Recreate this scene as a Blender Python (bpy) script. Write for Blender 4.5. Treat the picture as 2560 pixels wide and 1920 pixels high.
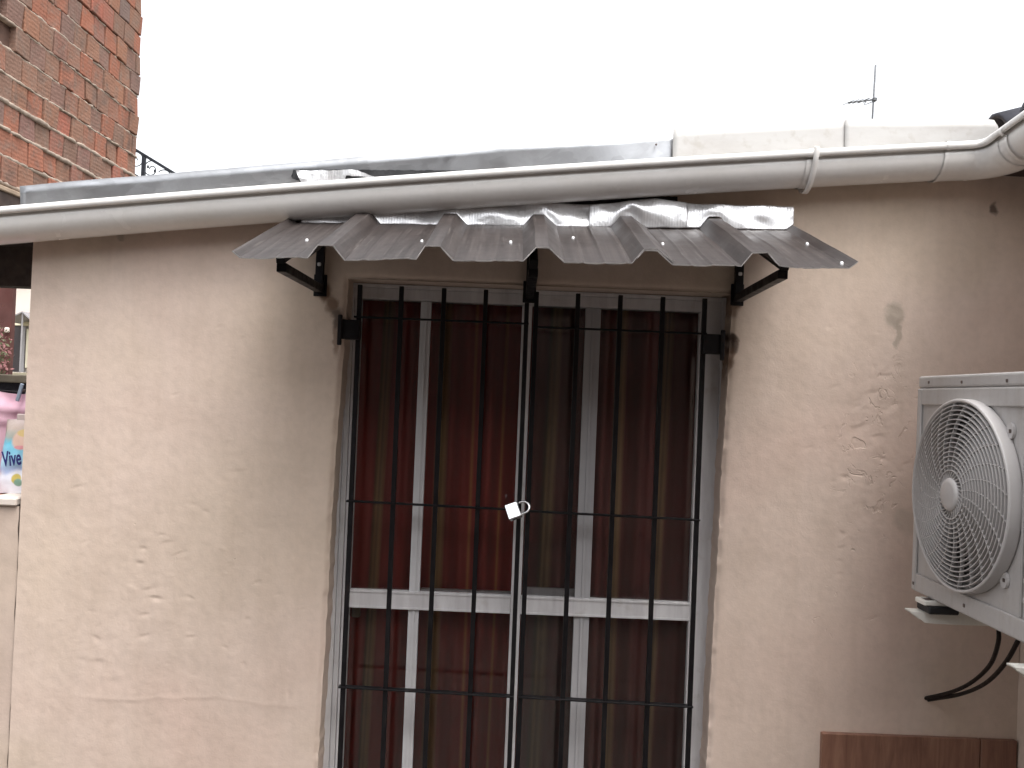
import bpy, bmesh, math, random
import numpy as np
from mathutils import Vector, Matrix

random.seed(7)
SC = bpy.context.scene
for o in list(bpy.data.objects):
    bpy.data.objects.remove(o, do_unlink=True)
COL = SC.collection
R = math.radians
GZ = -0.22                      # level of the yard

# ------------------------------------------------------------------ camera
cd = bpy.data.cameras.new('camera')
cam = bpy.data.objects.new('camera', cd)
COL.objects.link(cam)
cd.sensor_width = 36.0
cd.lens = 36.0 * 2217.0 / 2560.0
cd.clip_start = 0.05
cd.clip_end = 2000
cam.matrix_world = (Matrix.Translation((0, -2.45, 1.5)) @ Matrix.Rotation(R(90.8), 4, 'X')
                    @ Matrix.Rotation(R(2.3), 4, 'Z'))
SC.camera = cam

# ------------------------------------------------------------------ sky, sun, exposure
SUN_EL, SUN_AZ = R(64), R(148)          # high, behind the viewer and to the right
w = bpy.data.worlds.new('World')
SC.world = w
w.use_nodes = True
wn = w.node_tree.nodes
wl = w.node_tree.links
bgn = wn['Background']
sky = wn.new('ShaderNodeTexSky')
sky.sky_type = 'NISHITA'
sky.sun_disc = False
sky.sun_elevation = SUN_EL
sky.sun_rotation = SUN_AZ
sky.air_density = 1.0
sky.dust_density = 4.0
sky.ozone_density = 1.0
hs = wn.new('ShaderNodeHueSaturation')
hs.inputs['Saturation'].default_value = 0.13
wl.new(sky.outputs[0], hs.inputs['Color'])
wl.new(hs.outputs[0], bgn.inputs['Color'])
bgn.inputs['Strength'].default_value = 0.15

sd = bpy.data.lights.new('sun', 'SUN')
sd.energy = 0.5
sd.angle = R(35)
sd.color = (1.0, 0.96, 0.9)
sun = bpy.data.objects.new('sun', sd)
COL.objects.link(sun)
sv = Vector((math.sin(SUN_AZ) * math.cos(SUN_EL), math.cos(SUN_AZ) * math.cos(SUN_EL), math.sin(SUN_EL)))
sun.rotation_euler = sv.to_track_quat('Z', 'Y').to_euler()

vs = SC.view_settings
vs.view_transform = 'Standard'
vs.look = 'None'
vs.gamma = 1
vs.use_curve_mapping = False
vs.exposure = 1.48
cy = SC.cycles
cy.max_bounces = 6
cy.diffuse_bounces = 3
cy.glossy_bounces = 3
cy.transmission_bounces = 4
cy.transparent_max_bounces = 8
cy.use_adaptive_sampling = True
cy.adaptive_threshold = 0.02

# ------------------------------------------------------------------ helpers
def link(o, parent=None):
    COL.objects.link(o)
    if parent is not None:
        o.parent = parent
    return o

def mesh(name, verts, faces, mat=None, parent=None, smooth=False):
    me = bpy.data.meshes.new(name)
    me.from_pydata([tuple(v) for v in verts], [], [tuple(f) for f in faces])
    me.validate()
    me.update()
    if mat:
        me.materials.append(mat)
    if smooth:
        me.polygons.foreach_set('use_smooth', [True] * len(me.polygons))
    return link(bpy.data.objects.new(name, me), parent)

def tag(o, label, cat, group=None):
    o['label'] = label
    o['category'] = cat
    if group:
        o['group'] = group
    return o

def thing(name, label, cat, loc=(0, 0, 0), group=None):
    o = bpy.data.objects.new(name, None)
    o.empty_display_size = 0.05
    COL.objects.link(o)
    # parts are built in world metres; the empty stays at the origin of the site
    return tag(o, label, cat, group)

BOXF = [(0, 3, 2, 1), (4, 5, 6, 7), (0, 1, 5, 4), (1, 2, 6, 5), (2, 3, 7, 6), (3, 0, 4, 7)]

def box(name, lo, hi, mat, parent=None, bev=0.0, seg=1, rot=None):
    """box between two corners, optional bevel and rotation matrix about its centre"""
    lo = Vector(lo); hi = Vector(hi)
    c = (lo + hi) / 2
    h = (hi - lo) / 2
    vs_ = [Vector((sx * h.x, sy * h.y, sz * h.z)) for sz in (-1, 1) for sx, sy in ((-1, -1), (1, -1), (1, 1), (-1, 1))]
    bm = bmesh.new()
    bv = [bm.verts.new(v) for v in vs_]
    for f in BOXF:
        bm.faces.new([bv[i] for i in f])
    bm.normal_update()
    if bev > 0:
        bmesh.ops.bevel(bm, geom=list(bm.edges), offset=bev, segments=seg, profile=0.5, affect='EDGES')
    M = Matrix.Translation(c) @ (rot.to_4x4() if rot is not None else Matrix.Identity(4))
    bm.transform(M)
    me = bpy.data.meshes.new(name)
    bm.to_mesh(me)
    bm.free()
    if mat:
        me.materials.append(mat)
    return link(bpy.data.objects.new(name, me), parent)

def bar_between(name, a, b, wx, wz, mat, parent=None, bev=0.001, up=Vector((0, 0, 1))):
    """square tube from a to b"""
    a = Vector(a); b = Vector(b)
    d = (b - a)
    L = d.length
    z = d.normalized()
    x = up.cross(z)
    if x.length < 1e-4:
        x = Vector((1, 0, 0))
    x.normalize()
    y = z.cross(x)
    M = Matrix((x, y, z)).transposed()
    c = (a + b) / 2
    return box(name, c - Vector((wx / 2, wz / 2, L / 2)), c + Vector((wx / 2, wz / 2, L / 2)), mat, parent, bev, 1, M)

def tube_data(path, r, n=8, closed=False, vs0=0):
    P = [Vector(p) for p in path]
    N = len(P)
    V, F = [], []
    prev = None
    for i, p in enumerate(P):
        if closed:
            t = (P[(i + 1) % N] - P[i - 1]).normalized()
        else:
            t = (P[min(i + 1, N - 1)] - P[max(i - 1, 0)]).normalized()
        if prev is None:
            u = t.orthogonal().normalized()
        else:
            u = (prev - t * prev.dot(t)).normalized()
        prev = u
        v = t.cross(u)
        rr = r[i] if isinstance(r, (list, tuple)) else r
        for k in range(n):
            a = 2 * math.pi * k / n
            V.append(p + u * (rr * math.cos(a)) + v * (rr * math.sin(a)))
    M = N if closed else N - 1
    for i in range(M):
        j = (i + 1) % N
        for k in range(n):
            F.append((vs0 + i * n + k, vs0 + i * n + (k + 1) % n, vs0 + j * n + (k + 1) % n, vs0 + j * n + k))
    if not closed:
        F.append(tuple(vs0 + k for k in reversed(range(n))))
        F.append(tuple(vs0 + (N - 1) * n + k for k in range(n)))
    return V, F

def tube(name, path, r, mat, parent=None, n=8, closed=False):
    V, F = tube_data(path, r, n, closed)
    return mesh(name, V, F, mat, parent, True)

def bez(pts, n=24):
    """Catmull-Rom through points"""
    P = [Vector(p) for p in pts]
    P = [P[0] * 2 - P[1]] + P + [P[-1] * 2 - P[-2]]
    out = []
    for i in range(1, len(P) - 2):
        for k in range(n):
            t = k / n
            a, b, c, d = P[i - 1], P[i], P[i + 1], P[i + 2]
            out.append(0.5 * ((2 * b) + (c - a) * t + (2 * a - 5 * b + 4 * c - d) * t * t + (3 * b - a - 3 * c + d) * t ** 3))
    out.append(P[-2])
    return out

def grid_faces(nx, nz, off=0):
    return [(off + j * nx + i, off + j * nx + i + 1, off + (j + 1) * nx + i + 1, off + (j + 1) * nx + i)
            for j in range(nz - 1) for i in range(nx - 1)]

_lat = {}
def vnoise(x, z, scale, seed):
    """smooth value noise in -1..1 on numpy arrays"""
    if seed not in _lat:
        _lat[seed] = np.random.default_rng(seed).uniform(-1, 1, (257, 257))
    L = _lat[seed]
    x = np.asarray(x, float) * scale + 40.3
    z = np.asarray(z, float) * scale + 57.7
    xi = np.floor(x).astype(int); zi = np.floor(z).astype(int)
    fx = x - xi; fz = z - zi
    fx = fx * fx * (3 - 2 * fx); fz = fz * fz * (3 - 2 * fz)
    a = L[xi % 256, zi % 256]; b = L[(xi + 1) % 256, zi % 256]
    c = L[xi % 256, (zi + 1) % 256]; d = L[(xi + 1) % 256, (zi + 1) % 256]
    return (a * (1 - fx) + b * fx) * (1 - fz) + (c * (1 - fx) + d * fx) * fz

def fbm(x, z, scale, seed, octv=3):
    return sum(vnoise(x, z, scale * 2 ** k, seed + k) * 0.5 ** k for k in range(octv))

# ------------------------------------------------------------------ materials
class NT:
    def __init__(self, name):
        self.m = bpy.data.materials.new(name)
        self.m.use_nodes = True
        self.t = self.m.node_tree
        self.n = self.t.nodes
        self.b = self.n['Principled BSDF']
        self.out = self.n['Material Output']
    def new(self, typ, **kw):
        nd = self.n.new(typ)
        for k, v in kw.items():
            if k.startswith('_'):
                setattr(nd, k[1:], v)
            else:
                nd.inputs[k.replace('__', ' ')].default_value = v
        return nd
    def ln(self, a, b):
        self.t.links.new(a, b)
    def coord(self, out='Object', scale=(1, 1, 1), loc=(0, 0, 0)):
        tc = self.n.new('ShaderNodeTexCoord')
        mp = self.n.new('ShaderNodeMapping')
        mp.inputs['Scale'].default_value = scale
        mp.inputs['Location'].default_value = loc
        self.ln(tc.outputs[out], mp.inputs['Vector'])
        return mp.outputs[0]
    def noise(self, vec, scale, detail=4, rough=0.55, dist=0.0):
        nd = self.new('ShaderNodeTexNoise', Scale=scale, Detail=detail, Roughness=rough, Distortion=dist)
        self.ln(vec, nd.inputs['Vector'])
        return nd.outputs['Fac']
    def ramp(self, fac, stops):
        nd = self.n.new('ShaderNodeValToRGB')
        el = nd.color_ramp.elements
        while len(el) < len(stops):
            el.new(0.5)
        for e, (p, c) in zip(el, stops):
            e.position = p
            e.color = (c[0], c[1], c[2], 1) if hasattr(c, '__len__') else (c, c, c, 1)
        self.ln(fac, nd.inputs['Fac'])
        return nd.outputs['Color']
    def mix(self, fac, a, b, mode='MIX'):
        nd = self.n.new('ShaderNodeMix')
        nd.data_type = 'RGBA'
        nd.blend_type = mode
        if isinstance(fac, (int, float)):
            nd.inputs[0].default_value = fac
        else:
            self.ln(fac, nd.inputs[0])
        for s, v in ((6, a), (7, b)):
            if isinstance(v, (tuple, list, Vector)):
                nd.inputs[s].default_value = (v[0], v[1], v[2], 1)
            else:
                self.ln(v, nd.inputs[s])
        return nd.outputs[2]
    def math(self, op, a, b=None, clamp=False):
        nd = self.n.new('ShaderNodeMath')
        nd.operation = op
        nd.use_clamp = clamp
        for s, v in ((0, a), (1, b)):
            if v is None:
                continue
            if isinstance(v, (int, float)):
                nd.inputs[s].default_value = v
            else:
                self.ln(v, nd.inputs[s])
        return nd.outputs[0]
    def maprange(self, v, a, b, c=0.0, d=1.0):
        nd = self.n.new('ShaderNodeMapRange')
        nd.interpolation_type = 'SMOOTHSTEP'
        nd.inputs[1].default_value = a; nd.inputs[2].default_value = b
        nd.inputs[3].default_value = c; nd.inputs[4].default_value = d
        self.ln(v, nd.inputs[0])
        return nd.outputs[0]
    def bump(self, h, strength=0.3, dist=0.002, prev=None):
        nd = self.new('ShaderNodeBump', Strength=strength, Distance=dist)
        self.ln(h, nd.inputs['Height'])
        if prev is not None:
            self.ln(prev, nd.inputs['Normal'])
        return nd.outputs[0]
    def col(self, c):
        if isinstance(c, (tuple, list)):
            self.b.inputs['Base Color'].default_value = (c[0], c[1], c[2], 1)
        else:
            self.ln(c, self.b.inputs['Base Color'])
    def set(self, **kw):
        for k, v in kw.items():
            k = k.replace('__', ' ')
            if isinstance(v, (int, float)):
                self.b.inputs[k].default_value = v
            else:
                self.ln(v, self.b.inputs[k])

def simple(name, c, rough=0.6, metal=0.0, var=0.12, scale=20, bump=0.0, bscale=80, spec=0.5):
    t = NT(name)
    v = t.coord()
    n = t.noise(v, scale, 4)
    c = Vector(c)
    t.col(t.ramp(n, [(0.3, c * (1 - var)), (0.7, c * (1 + var))]))
    t.set(Roughness=t.ramp(t.noise(v, scale * 2.3, 3), [(0.3, rough * 0.85), (0.7, min(1, rough * 1.15))]), Metallic=metal)
    t.b.inputs['Specular IOR Level'].default_value = spec
    if bump:
        t.set(Normal=t.bump(t.noise(v, bscale, 5), bump, 0.002))
    return t.m

def plaster(name, base, spots=(), rough_spots=()):
    t = NT(name)
    v = t.coord()
    big = t.noise(v, 1.3, 2, 0.5, 0.4)
    mid = t.noise(v, 6, 3, 0.6, 0.3)
    fine = t.noise(v, 45, 2)
    base = Vector(base)
    pink = Vector((base.x * 1.01, base.y * 0.965, base.z * 0.965))
    yel = Vector((base.x * 0.98, base.y * 0.99, base.z * 0.93))
    c = t.ramp(big, [(0.32, pink), (0.5, base), (0.72, yel)])
    c = t.mix(0.5, c, t.ramp(mid, [(0.25, (0.80, 0.79, 0.77)), (0.55, (1, 1, 1)), (0.8, (1.06, 1.05, 1.03))]), 'MULTIPLY')
    c = t.mix(0.35, c, t.ramp(fine, [(0.3, 0.84), (0.6, 1.0)]), 'MULTIPLY')
    # faint vertical runs of dirt
    vs_ = t.coord(scale=(9, 1, 0.7))
    runs = t.noise(vs_, 2.2, 3, 0.6, 0.2)
    c = t.mix(0.16, c, t.ramp(runs, [(0.35, (0.78, 0.74, 0.68)), (0.58, (1, 1, 1))]), 'MULTIPLY')
    if spots:
        wob = t.new('ShaderNodeTexNoise', Scale=22.0, Detail=4.0)
        t.ln(v, wob.inputs['Vector'])
        sub = t.n.new('ShaderNodeVectorMath'); sub.operation = 'SUBTRACT'
        sub.inputs[1].default_value = (0.5, 0.5, 0.5)
        t.ln(wob.outputs['Color'], sub.inputs[0])
        scl = t.n.new('ShaderNodeVectorMath'); scl.operation = 'SCALE'
        scl.inputs['Scale'].default_value = 0.05
        t.ln(sub.outputs[0], scl.inputs[0])
        addv = t.n.new('ShaderNodeVectorMath'); addv.operation = 'ADD'
        t.ln(v, addv.inputs[0]); t.ln(scl.outputs[0], addv.inputs[1])
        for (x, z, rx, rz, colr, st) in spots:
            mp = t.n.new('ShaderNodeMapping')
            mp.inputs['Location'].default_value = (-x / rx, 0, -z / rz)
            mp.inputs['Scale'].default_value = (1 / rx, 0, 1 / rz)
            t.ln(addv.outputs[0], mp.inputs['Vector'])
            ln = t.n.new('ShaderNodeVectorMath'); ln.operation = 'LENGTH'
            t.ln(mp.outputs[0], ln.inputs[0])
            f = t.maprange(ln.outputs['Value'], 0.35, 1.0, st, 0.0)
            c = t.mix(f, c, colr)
    t.col(c)
    t.set(Roughness=0.88)
    t.b.inputs['Specular IOR Level'].default_value = 0.25
    hsum = t.math('MULTIPLY', t.noise(v, 28, 4, 0.65, 0.3), 0.0011)
    hsum = t.math('ADD', hsum, t.math('MULTIPLY', t.noise(v, 170, 2, 0.6), 0.00045))
    if rough_spots:
        chn = t.noise(v, 23, 4, 0.62, 0.8)
        for (x, z, rx, rz, lo_) in rough_spots:
            mp = t.n.new('ShaderNodeMapping')
            mp.inputs['Location'].default_value = (-x / rx, 0, -z / rz)
            mp.inputs['Scale'].default_value = (1 / rx, 0, 1 / rz)
            t.ln(v, mp.inputs['Vector'])
            lv_ = t.n.new('ShaderNodeVectorMath'); lv_.operation = 'LENGTH'
            t.ln(mp.outputs[0], lv_.inputs[0])
            msk = t.maprange(lv_.outputs['Value'], 0.3, 1.0, 1.0, 0.0)
            ch = t.maprange(chn, lo_, lo_ + .09, 0.0, 1.0)
            hsum = t.math('SUBTRACT', hsum, t.math('MULTIPLY', t.math('MULTIPLY', ch, msk), 0.0022))
    t.set(Normal=t.bump(hsum, 0.9, 1.0))
    return t.m

BROWN = (0.16, 0.085, 0.05)
DKB = (0.055, 0.032, 0.024)
GREYB = (0.30, 0.26, 0.21)
M = {}
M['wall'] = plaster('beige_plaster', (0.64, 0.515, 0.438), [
    (0.602, 1.690, 0.020, 0.022, DKB, 0.9), (0.609, 1.668, 0.018, 0.030, DKB, 0.8), (0.600, 1.64, 0.016, 0.04, BROWN, 0.75), (0.594, 1.60, 0.010, 0.05, BROWN, 0.6),
    (0.602, 1.78, 0.026, 0.05, BROWN, 0.65), (0.615, 1.80, 0.03, 0.025, DKB, 0.6),
    (-0.525, 1.765, 0.022, 0.035, BROWN, 0.8), (-0.505, 1.735, 0.018, 0.035, BROWN, 0.75), (-0.488, 1.70, 0.022, 0.04, DKB, 0.75),  # shading of the opening's corner by the left bracket, painted in brown
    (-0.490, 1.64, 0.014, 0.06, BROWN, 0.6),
    (1.054, 1.765, 0.034, 0.045, GREYB, 0.65), (1.058, 1.715, 0.012, 0.05, GREYB, 0.6),
    (-1.098, 1.897, 0.02, 0.012, GREYB, 0.6), (1.315, 2.073, 0.016, 0.02, DKB, 0.8),
    (1.10, 1.20, 0.05, 0.05, GREYB, 0.3)],
    [(1.02, 1.40, .17, .34, .57), (-.95, .9, .42, .42, .68), (.98, .95, .25, .35, .65)])
M['lowwall'] = plaster('low_wall_plaster', (0.58, 0.465, 0.395))
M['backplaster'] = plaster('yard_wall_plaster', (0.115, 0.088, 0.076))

def m_pvc():
    t = NT('white_pvc')
    v = t.coord()
    d = t.noise(t.coord(scale=(1, 1, 1)), 7, 5, 0.6)
    c = t.ramp(d, [(0.3, (0.79, 0.765, 0.73)), (0.6, (0.83, 0.81, 0.785))])
    c = t.mix(0.2, c, t.ramp(t.noise(v, 60, 3), [(0.35, 0.86), (0.55, 1.0)]), 'MULTIPLY')
    t.col(c)
    t.set(Roughness=t.ramp(t.noise(v, 12, 3), [(0.3, 0.20), (0.7, 0.28)]))
    t.b.inputs['Specular IOR Level'].default_value = 0.55
    return t.m
M['pvc'] = m_pvc()

def m_galv(name, tint, rlo, rhi, whiteness=0.0):
    t = NT(name)
    v = t.coord()
    vo = t.n.new('ShaderNodeTexVoronoi')
    vo.inputs['Scale'].default_value = 26
    wob = t.mix(0.06, v, t.new('ShaderNodeTexNoise', Scale=9.0).outputs['Color'])
    t.ln(wob, vo.inputs['Vector'])
    sp = t.n.new('ShaderNodeSeparateColor')
    t.ln(vo.outputs['Color'], sp.inputs[0])
    c = t.ramp(sp.outputs[0], [(0.0, Vector(tint) * 0.84), (1.0, Vector(tint) * 1.08)])
    cl = t.noise(v, 5, 5, 0.62, 0.5)
    c = t.mix(t.ramp(cl, [(0.42, 0.0), (0.68, 0.75)]), c, Vector(tint) * 0.55)
    t.col(c)
    t.set(Metallic=t.ramp(cl, [(0.4, 0.92), (0.7, 0.7)]), Roughness=t.ramp(cl, [(0.35, rlo), (0.7, rhi)]))
    t.set(Normal=t.bump(t.noise(v, 3.0, 2), 0.2, 0.02))
    return t.m
M['galv'] = m_galv('galvanised_sheet', (0.46, 0.47, 0.49), 0.30, 0.52)

def m_whitepaint():
    t = NT('white_painted_sheet')
    v = t.coord()
    d = t.noise(t.coord(scale=(1, 1, 2.5)), 5, 5, 0.6)
    c = t.ramp(d, [(0.30, (0.43, 0.41, 0.39)), (0.55, (0.50, 0.49, 0.475))])
    c = t.mix(0.5, c, t.ramp(t.noise(v, 30, 4), [(0.28, (0.75, 0.70, 0.64)), (0.45, (1, 1, 1))]), 'MULTIPLY')
    t.col(c)
    t.set(Roughness=0.6)
    t.set(Normal=t.bump(t.noise(v, 40, 4), 0.15, 0.002))
    return t.m
M['whitesheet'] = m_whitepaint()

def m_awning():
    t = NT('weathered_brown_sheet')
    v = t.coord()
    st = t.noise(t.coord(scale=(38, 0.9, 0.9)), 2.2, 6, 0.7)         # streaks running down the fall
    st2 = t.noise(t.coord(scale=(75, 2.0, 2.0)), 2.0, 3, 0.6)
    bl = t.noise(v, 9, 5, 0.6)
    c = t.ramp(st, [(0.34, (0.026, 0.020, 0.018)), (0.50, (0.038, 0.030, 0.028)), (0.66, (0.058, 0.047, 0.043))])
    c = t.mix(t.ramp(st2, [(0.62, 0.0), (0.70, 0.4)]), c, (0.15, 0.13, 0.12))
    c = t.mix(0.5, c, t.ramp(bl, [(0.3, 0.72), (0.6, 1.1)]), 'MULTIPLY')
    t.col(c)
    t.set(Roughness=t.ramp(bl, [(0.3, 0.36), (0.7, 0.55)]))
    t.b.inputs['Specular IOR Level'].default_value = 0.34
    t.set(Normal=t.bump(t.noise(t.coord(scale=(20, 1, 1)), 2, 4), 0.2, 0.004))
    return t.m
M['awning'] = m_awning()
M['cutedge'] = simple('bare_cut_edge', (0.42, 0.40, 0.39), 0.5, 0.3, 0.35, 60)

def m_foil():
    t = NT('silver_foil')
    v = t.coord()
    wv = t.n.new('ShaderNodeTexWave')
    wv.wave_type = 'BANDS'
    wv.bands_direction = 'X'
    wv.inputs['Scale'].default_value = 42
    wv.inputs['Distortion'].default_value = 1.2
    wv.inputs['Detail'].default_value = 2
    t.ln(v, wv.inputs['Vector'])
    d = t.noise(v, 14, 5, 0.6)
    t.col(t.ramp(d, [(0.3, (0.60, 0.60, 0.61)), (0.55, (0.84, 0.84, 0.85))]))
    t.set(Metallic=0.72, Roughness=t.ramp(d, [(0.3, 0.46), (0.6, 0.30)]))
    b = t.bump(t.noise(v, 20, 3, 0.5, 0.6), 0.28, 0.01)
    t.set(Normal=t.bump(wv.outputs['Fac'], 0.18, 0.002, b))
    return t.m
M['foil'] = m_foil()

def m_black():
    t = NT('black_painted_steel')
    v = t.coord()
    d = t.noise(v, 38, 5, 0.65)
    t.col(t.ramp(d, [(0.35, (0.006, 0.005, 0.006)), (0.62, (0.010, 0.009, 0.010)), (0.76, (0.030, 0.017, 0.012))]))
    t.set(Roughness=t.ramp(d, [(0.3, 0.32), (0.7, 0.6)]))
    t.b.inputs['Specular IOR Level'].default_value = 0.22
    t.set(Normal=t.bump(t.noise(v, 120, 3), 0.15, 0.001))
    return t.m
M['black'] = m_black()
M['bitumen'] = simple('black_bitumen', (0.018, 0.018, 0.020), 0.7, 0, 0.4, 30, 0.5, 90)

def m_alu():
    t = NT('white_aluminium')
    v = t.coord()
    d = t.noise(t.coord(scale=(6, 1, 0.8)), 6, 5, 0.6)
    c = t.ramp(d, [(0.3, (0.53, 0.51, 0.52)), (0.6, (0.66, 0.645, 0.65))])
    c = t.mix(0.5, c, t.ramp(t.noise(v, 25, 4), [(0.25, (0.72, 0.67, 0.62)), (0.42, (1, 1, 1))]), 'MULTIPLY')
    t.col(c)
    t.set(Roughness=0.42)
    return t.m
M['alu'] = m_alu()
M['alu3'] = simple('hazed_stile', (0.42, 0.41, 0.42), 0.5, 0, 0.06, 12)  # greyed to imitate dimming behind the hazy right glass
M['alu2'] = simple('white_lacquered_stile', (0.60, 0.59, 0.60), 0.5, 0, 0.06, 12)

def m_glass(nm, d0, d1):
    t = NT(nm)
    n, L = t.n, t.ln
    n.remove(t.b)
    fr = n.new('ShaderNodeFresnel'); fr.inputs['IOR'].default_value = 1.5
    tr = n.new('ShaderNodeBsdfTransparent'); tr.inputs['Color'].default_value = (0.92, 0.92, 0.92, 1)
    gl = n.new('ShaderNodeBsdfGlossy'); gl.inputs['Roughness'].default_value = 0.015
    v = t.coord()
    b = t.new('ShaderNodeBump', Strength=0.04, Distance=0.004)
    L(t.noise(v, 5, 2), b.inputs['Height'])
    L(b.outputs[0], gl.inputs['Normal'])
    df = n.new('ShaderNodeBsdfDiffuse'); df.inputs['Color'].default_value = (0.35, 0.31, 0.28, 1)
    mx = n.new('ShaderNodeMixShader'); mx2 = n.new('ShaderNodeMixShader')
    L(fr.outputs[0], mx.inputs[0]); L(tr.outputs[0], mx.inputs[1]); L(gl.outputs[0], mx.inputs[2])
    dust_haze = t.ramp(t.noise(t.coord(scale=(2, 1, 0.8)), 4, 5, 0.65), [(0.35, d0), (0.75, d1)])
    L(dust_haze, mx2.inputs[0]); L(mx.outputs[0], mx2.inputs[1]); L(df.outputs[0], mx2.inputs[2])
    L(mx2.outputs[0], t.out.inputs['Surface'])
    return t.m
M['glass'] = m_glass('window_glass', 0.002, 0.016)
M['glass_hazy'] = m_glass('hazy_window_glass', 0.020, 0.055)  # pale diffuse veil stands in for the reflected haze on the right leaf

def m_curtain(name, red, bands, thin):
    """woven bands at given places across the cloth (0..1)"""
    t = NT(name)
    tc = t.n.new('ShaderNodeUVMap')
    sx = t.n.new('ShaderNodeSeparateXYZ')
    t.ln(tc.outputs[0], sx.inputs[0])
    red = Vector(red)
    gold = Vector((0.58, 0.37, 0.18))
    stops = [(0.0, red)]
    for b in sorted(bands + thin):
        if b in thin:
            stops += [(b - .012, red * 0.9), (b, Vector((0.62, 0.25, 0.09))), (b + .012, red * 1.05)]
        else:
            stops += [(b - .040, red * 1.0), (b - .026, gold * 0.45), (b - .014, gold * 1.1), (b - .004, gold * 0.6), (b + .010, gold * 1.0), (b + .030, red * 0.75)]
    stops.append((1.0, red))
    c = t.ramp(sx.outputs[0], stops)
    c = t.mix(0.6, c, t.ramp(t.noise(t.coord(scale=(14, 14, 1)), 2, 2), [(0.3, (0.62, 0.58, 0.56)), (0.7, (1.1, 1.1, 1.1))]), 'MULTIPLY')
    t.col(c)
    t.set(Roughness=0.65)
    t.b.inputs['Sheen Weight'].default_value = 0.15
    return t.m
M['curtainL'] = m_curtain('red_gold_curtain', (0.42, 0.066, 0.052), [0.352, 0.622], [0.757, 0.90])
M['curtainR'] = m_curtain('maroon_gold_curtain', (0.34, 0.085, 0.075), [0.147, 0.454, 0.671], [])

def m_brick():
    t = NT('hollow_clay_brick')
    oi = t.n.new('ShaderNodeObjectInfo')
    v = t.coord()
    rnd = oi.outputs['Random']
    off = t.n.new('ShaderNodeVectorMath'); off.operation = 'ADD'
    t.ln(v, off.inputs[0]); t.ln(oi.outputs['Location'], off.inputs[1])
    c = t.ramp(rnd, [(0.0, (0.33, 0.135, 0.088)), (0.22, (0.29, 0.130, 0.088)), (0.36, (0.22, 0.135, 0.102)), (0.52, (0.30, 0.150, 0.098)),
                     (0.66, (0.19, 0.127, 0.102)), (0.80, (0.36, 0.132, 0.092)), (0.92, (0.17, 0.125, 0.112)), (1.0, (0.28, 0.140, 0.100))])
    cem = t.noise(off.outputs[0], 9, 5, 0.65, 0.5)
    c = t.mix(t.ramp(cem, [(0.47, 0.0), (0.70, 0.7)]), c, (0.22, 0.165, 0.135))
    c = t.mix(t.ramp(t.noise(off.outputs[0], 4.5, 4, 0.6), [(0.56, 0.0), (0.74, 0.6)]), c, (0.10, 0.065, 0.055))
    c = t.mix(0.55, c, t.ramp(t.noise(off.outputs[0], 60, 4), [(0.3, 0.74), (0.65, 1.08)]), 'MULTIPLY')
    t.col(c)
    t.set(Roughness=0.93)
    t.b.inputs['Specular IOR Level'].default_value = 0.2
    wv = t.n.new('ShaderNodeTexWave'); wv.bands_direction = 'Z'
    wv.inputs['Scale'].default_value = 11
    wv.inputs['Distortion'].default_value = 0.6
    t.ln(v, wv.inputs['Vector'])
    b = t.bump(wv.outputs['Fac'], 0.25, 0.004)
    t.set(Normal=t.bump(t.noise(off.outputs[0], 45, 5), 0.8, 0.006, b))
    return t.m
M['brick'] = m_brick()
M['mortar'] = simple('cement_mortar', (0.34, 0.275, 0.225), 0.95, 0, 0.25, 18, 0.8, 60, 0.2)
M['core'] = simple('dark_joint', (0.10, 0.055, 0.04), 0.95, 0, 0.2, 18)
M['slab'] = simple('bare_concrete', (0.33, 0.25, 0.18), 0.9, 0, 0.2, 8, 0.5, 40)
M['woodceil'] = simple('dark_timber_ceiling', (0.055, 0.035, 0.028), 0.8, 0, 0.3, 10)

def m_woodtile():
    t = NT('wood_look_tile')
    v = t.coord(scale=(6, 1, 0.6))
    d = t.noise(v, 7, 6, 0.65, 0.6)
    d2 = t.noise(t.coord(scale=(40, 1, 1.2)), 3, 4)
    c = t.ramp(d, [(0.3, (0.15, 0.066, 0.045)), (0.5, (0.22, 0.108, 0.072)), (0.7, (0.29, 0.155, 0.105))])
    c = t.mix(t.ramp(d2, [(0.58, 0.0), (0.70, 0.4)]), c, (0.34, 0.19, 0.11))
    t.col(c)
    t.set(Roughness=0.38)
    t.set(Normal=t.bump(d, 0.15, 0.002))
    return t.m
M['woodtile'] = m_woodtile()
def m_ac():
    t = NT('grey_white_enamel')
    v = t.coord()
    d = t.noise(t.coord(scale=(1, 7, 0.8)), 6, 5, 0.6)
    c = t.ramp(t.noise(v, 4, 3), [(0.3, (0.46, 0.437, 0.425)), (0.7, (0.53, 0.508, 0.497))])
    c = t.mix(t.ramp(d, [(0.5, 0.0), (0.78, 0.35)]), c, (0.36, 0.31, 0.27))
    c = t.mix(0.3, c, t.ramp(t.noise(v, 90, 4), [(0.3, 0.8), (0.5, 1.0)]), 'MULTIPLY')
    t.col(c)
    t.set(Roughness=0.48)
    return t.m
M['ac'] = m_ac()
M['acguard'] = simple('grey_white_plastic', (0.53, 0.505, 0.495), 0.42, 0, 0.04, 9)
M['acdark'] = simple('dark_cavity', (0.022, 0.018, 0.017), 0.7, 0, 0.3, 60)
M['blade'] = simple('grey_fan_blade', (0.045, 0.042, 0.042), 0.5)
M['rubber'] = simple('black_rubber', (0.014, 0.014, 0.016), 0.6)
M['whitebr'] = simple('white_enamelled_bracket', (0.80, 0.78, 0.72), 0.4, 0, 0.08, 25)
M['screw'] = simple('rusty_screw', (0.14, 0.11, 0.10), 0.5, 0.6, 0.3, 200)
M['zincscrew'] = simple('zinc_screw', (0.62, 0.62, 0.62), 0.35, 0.5, 0.1, 200)
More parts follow.
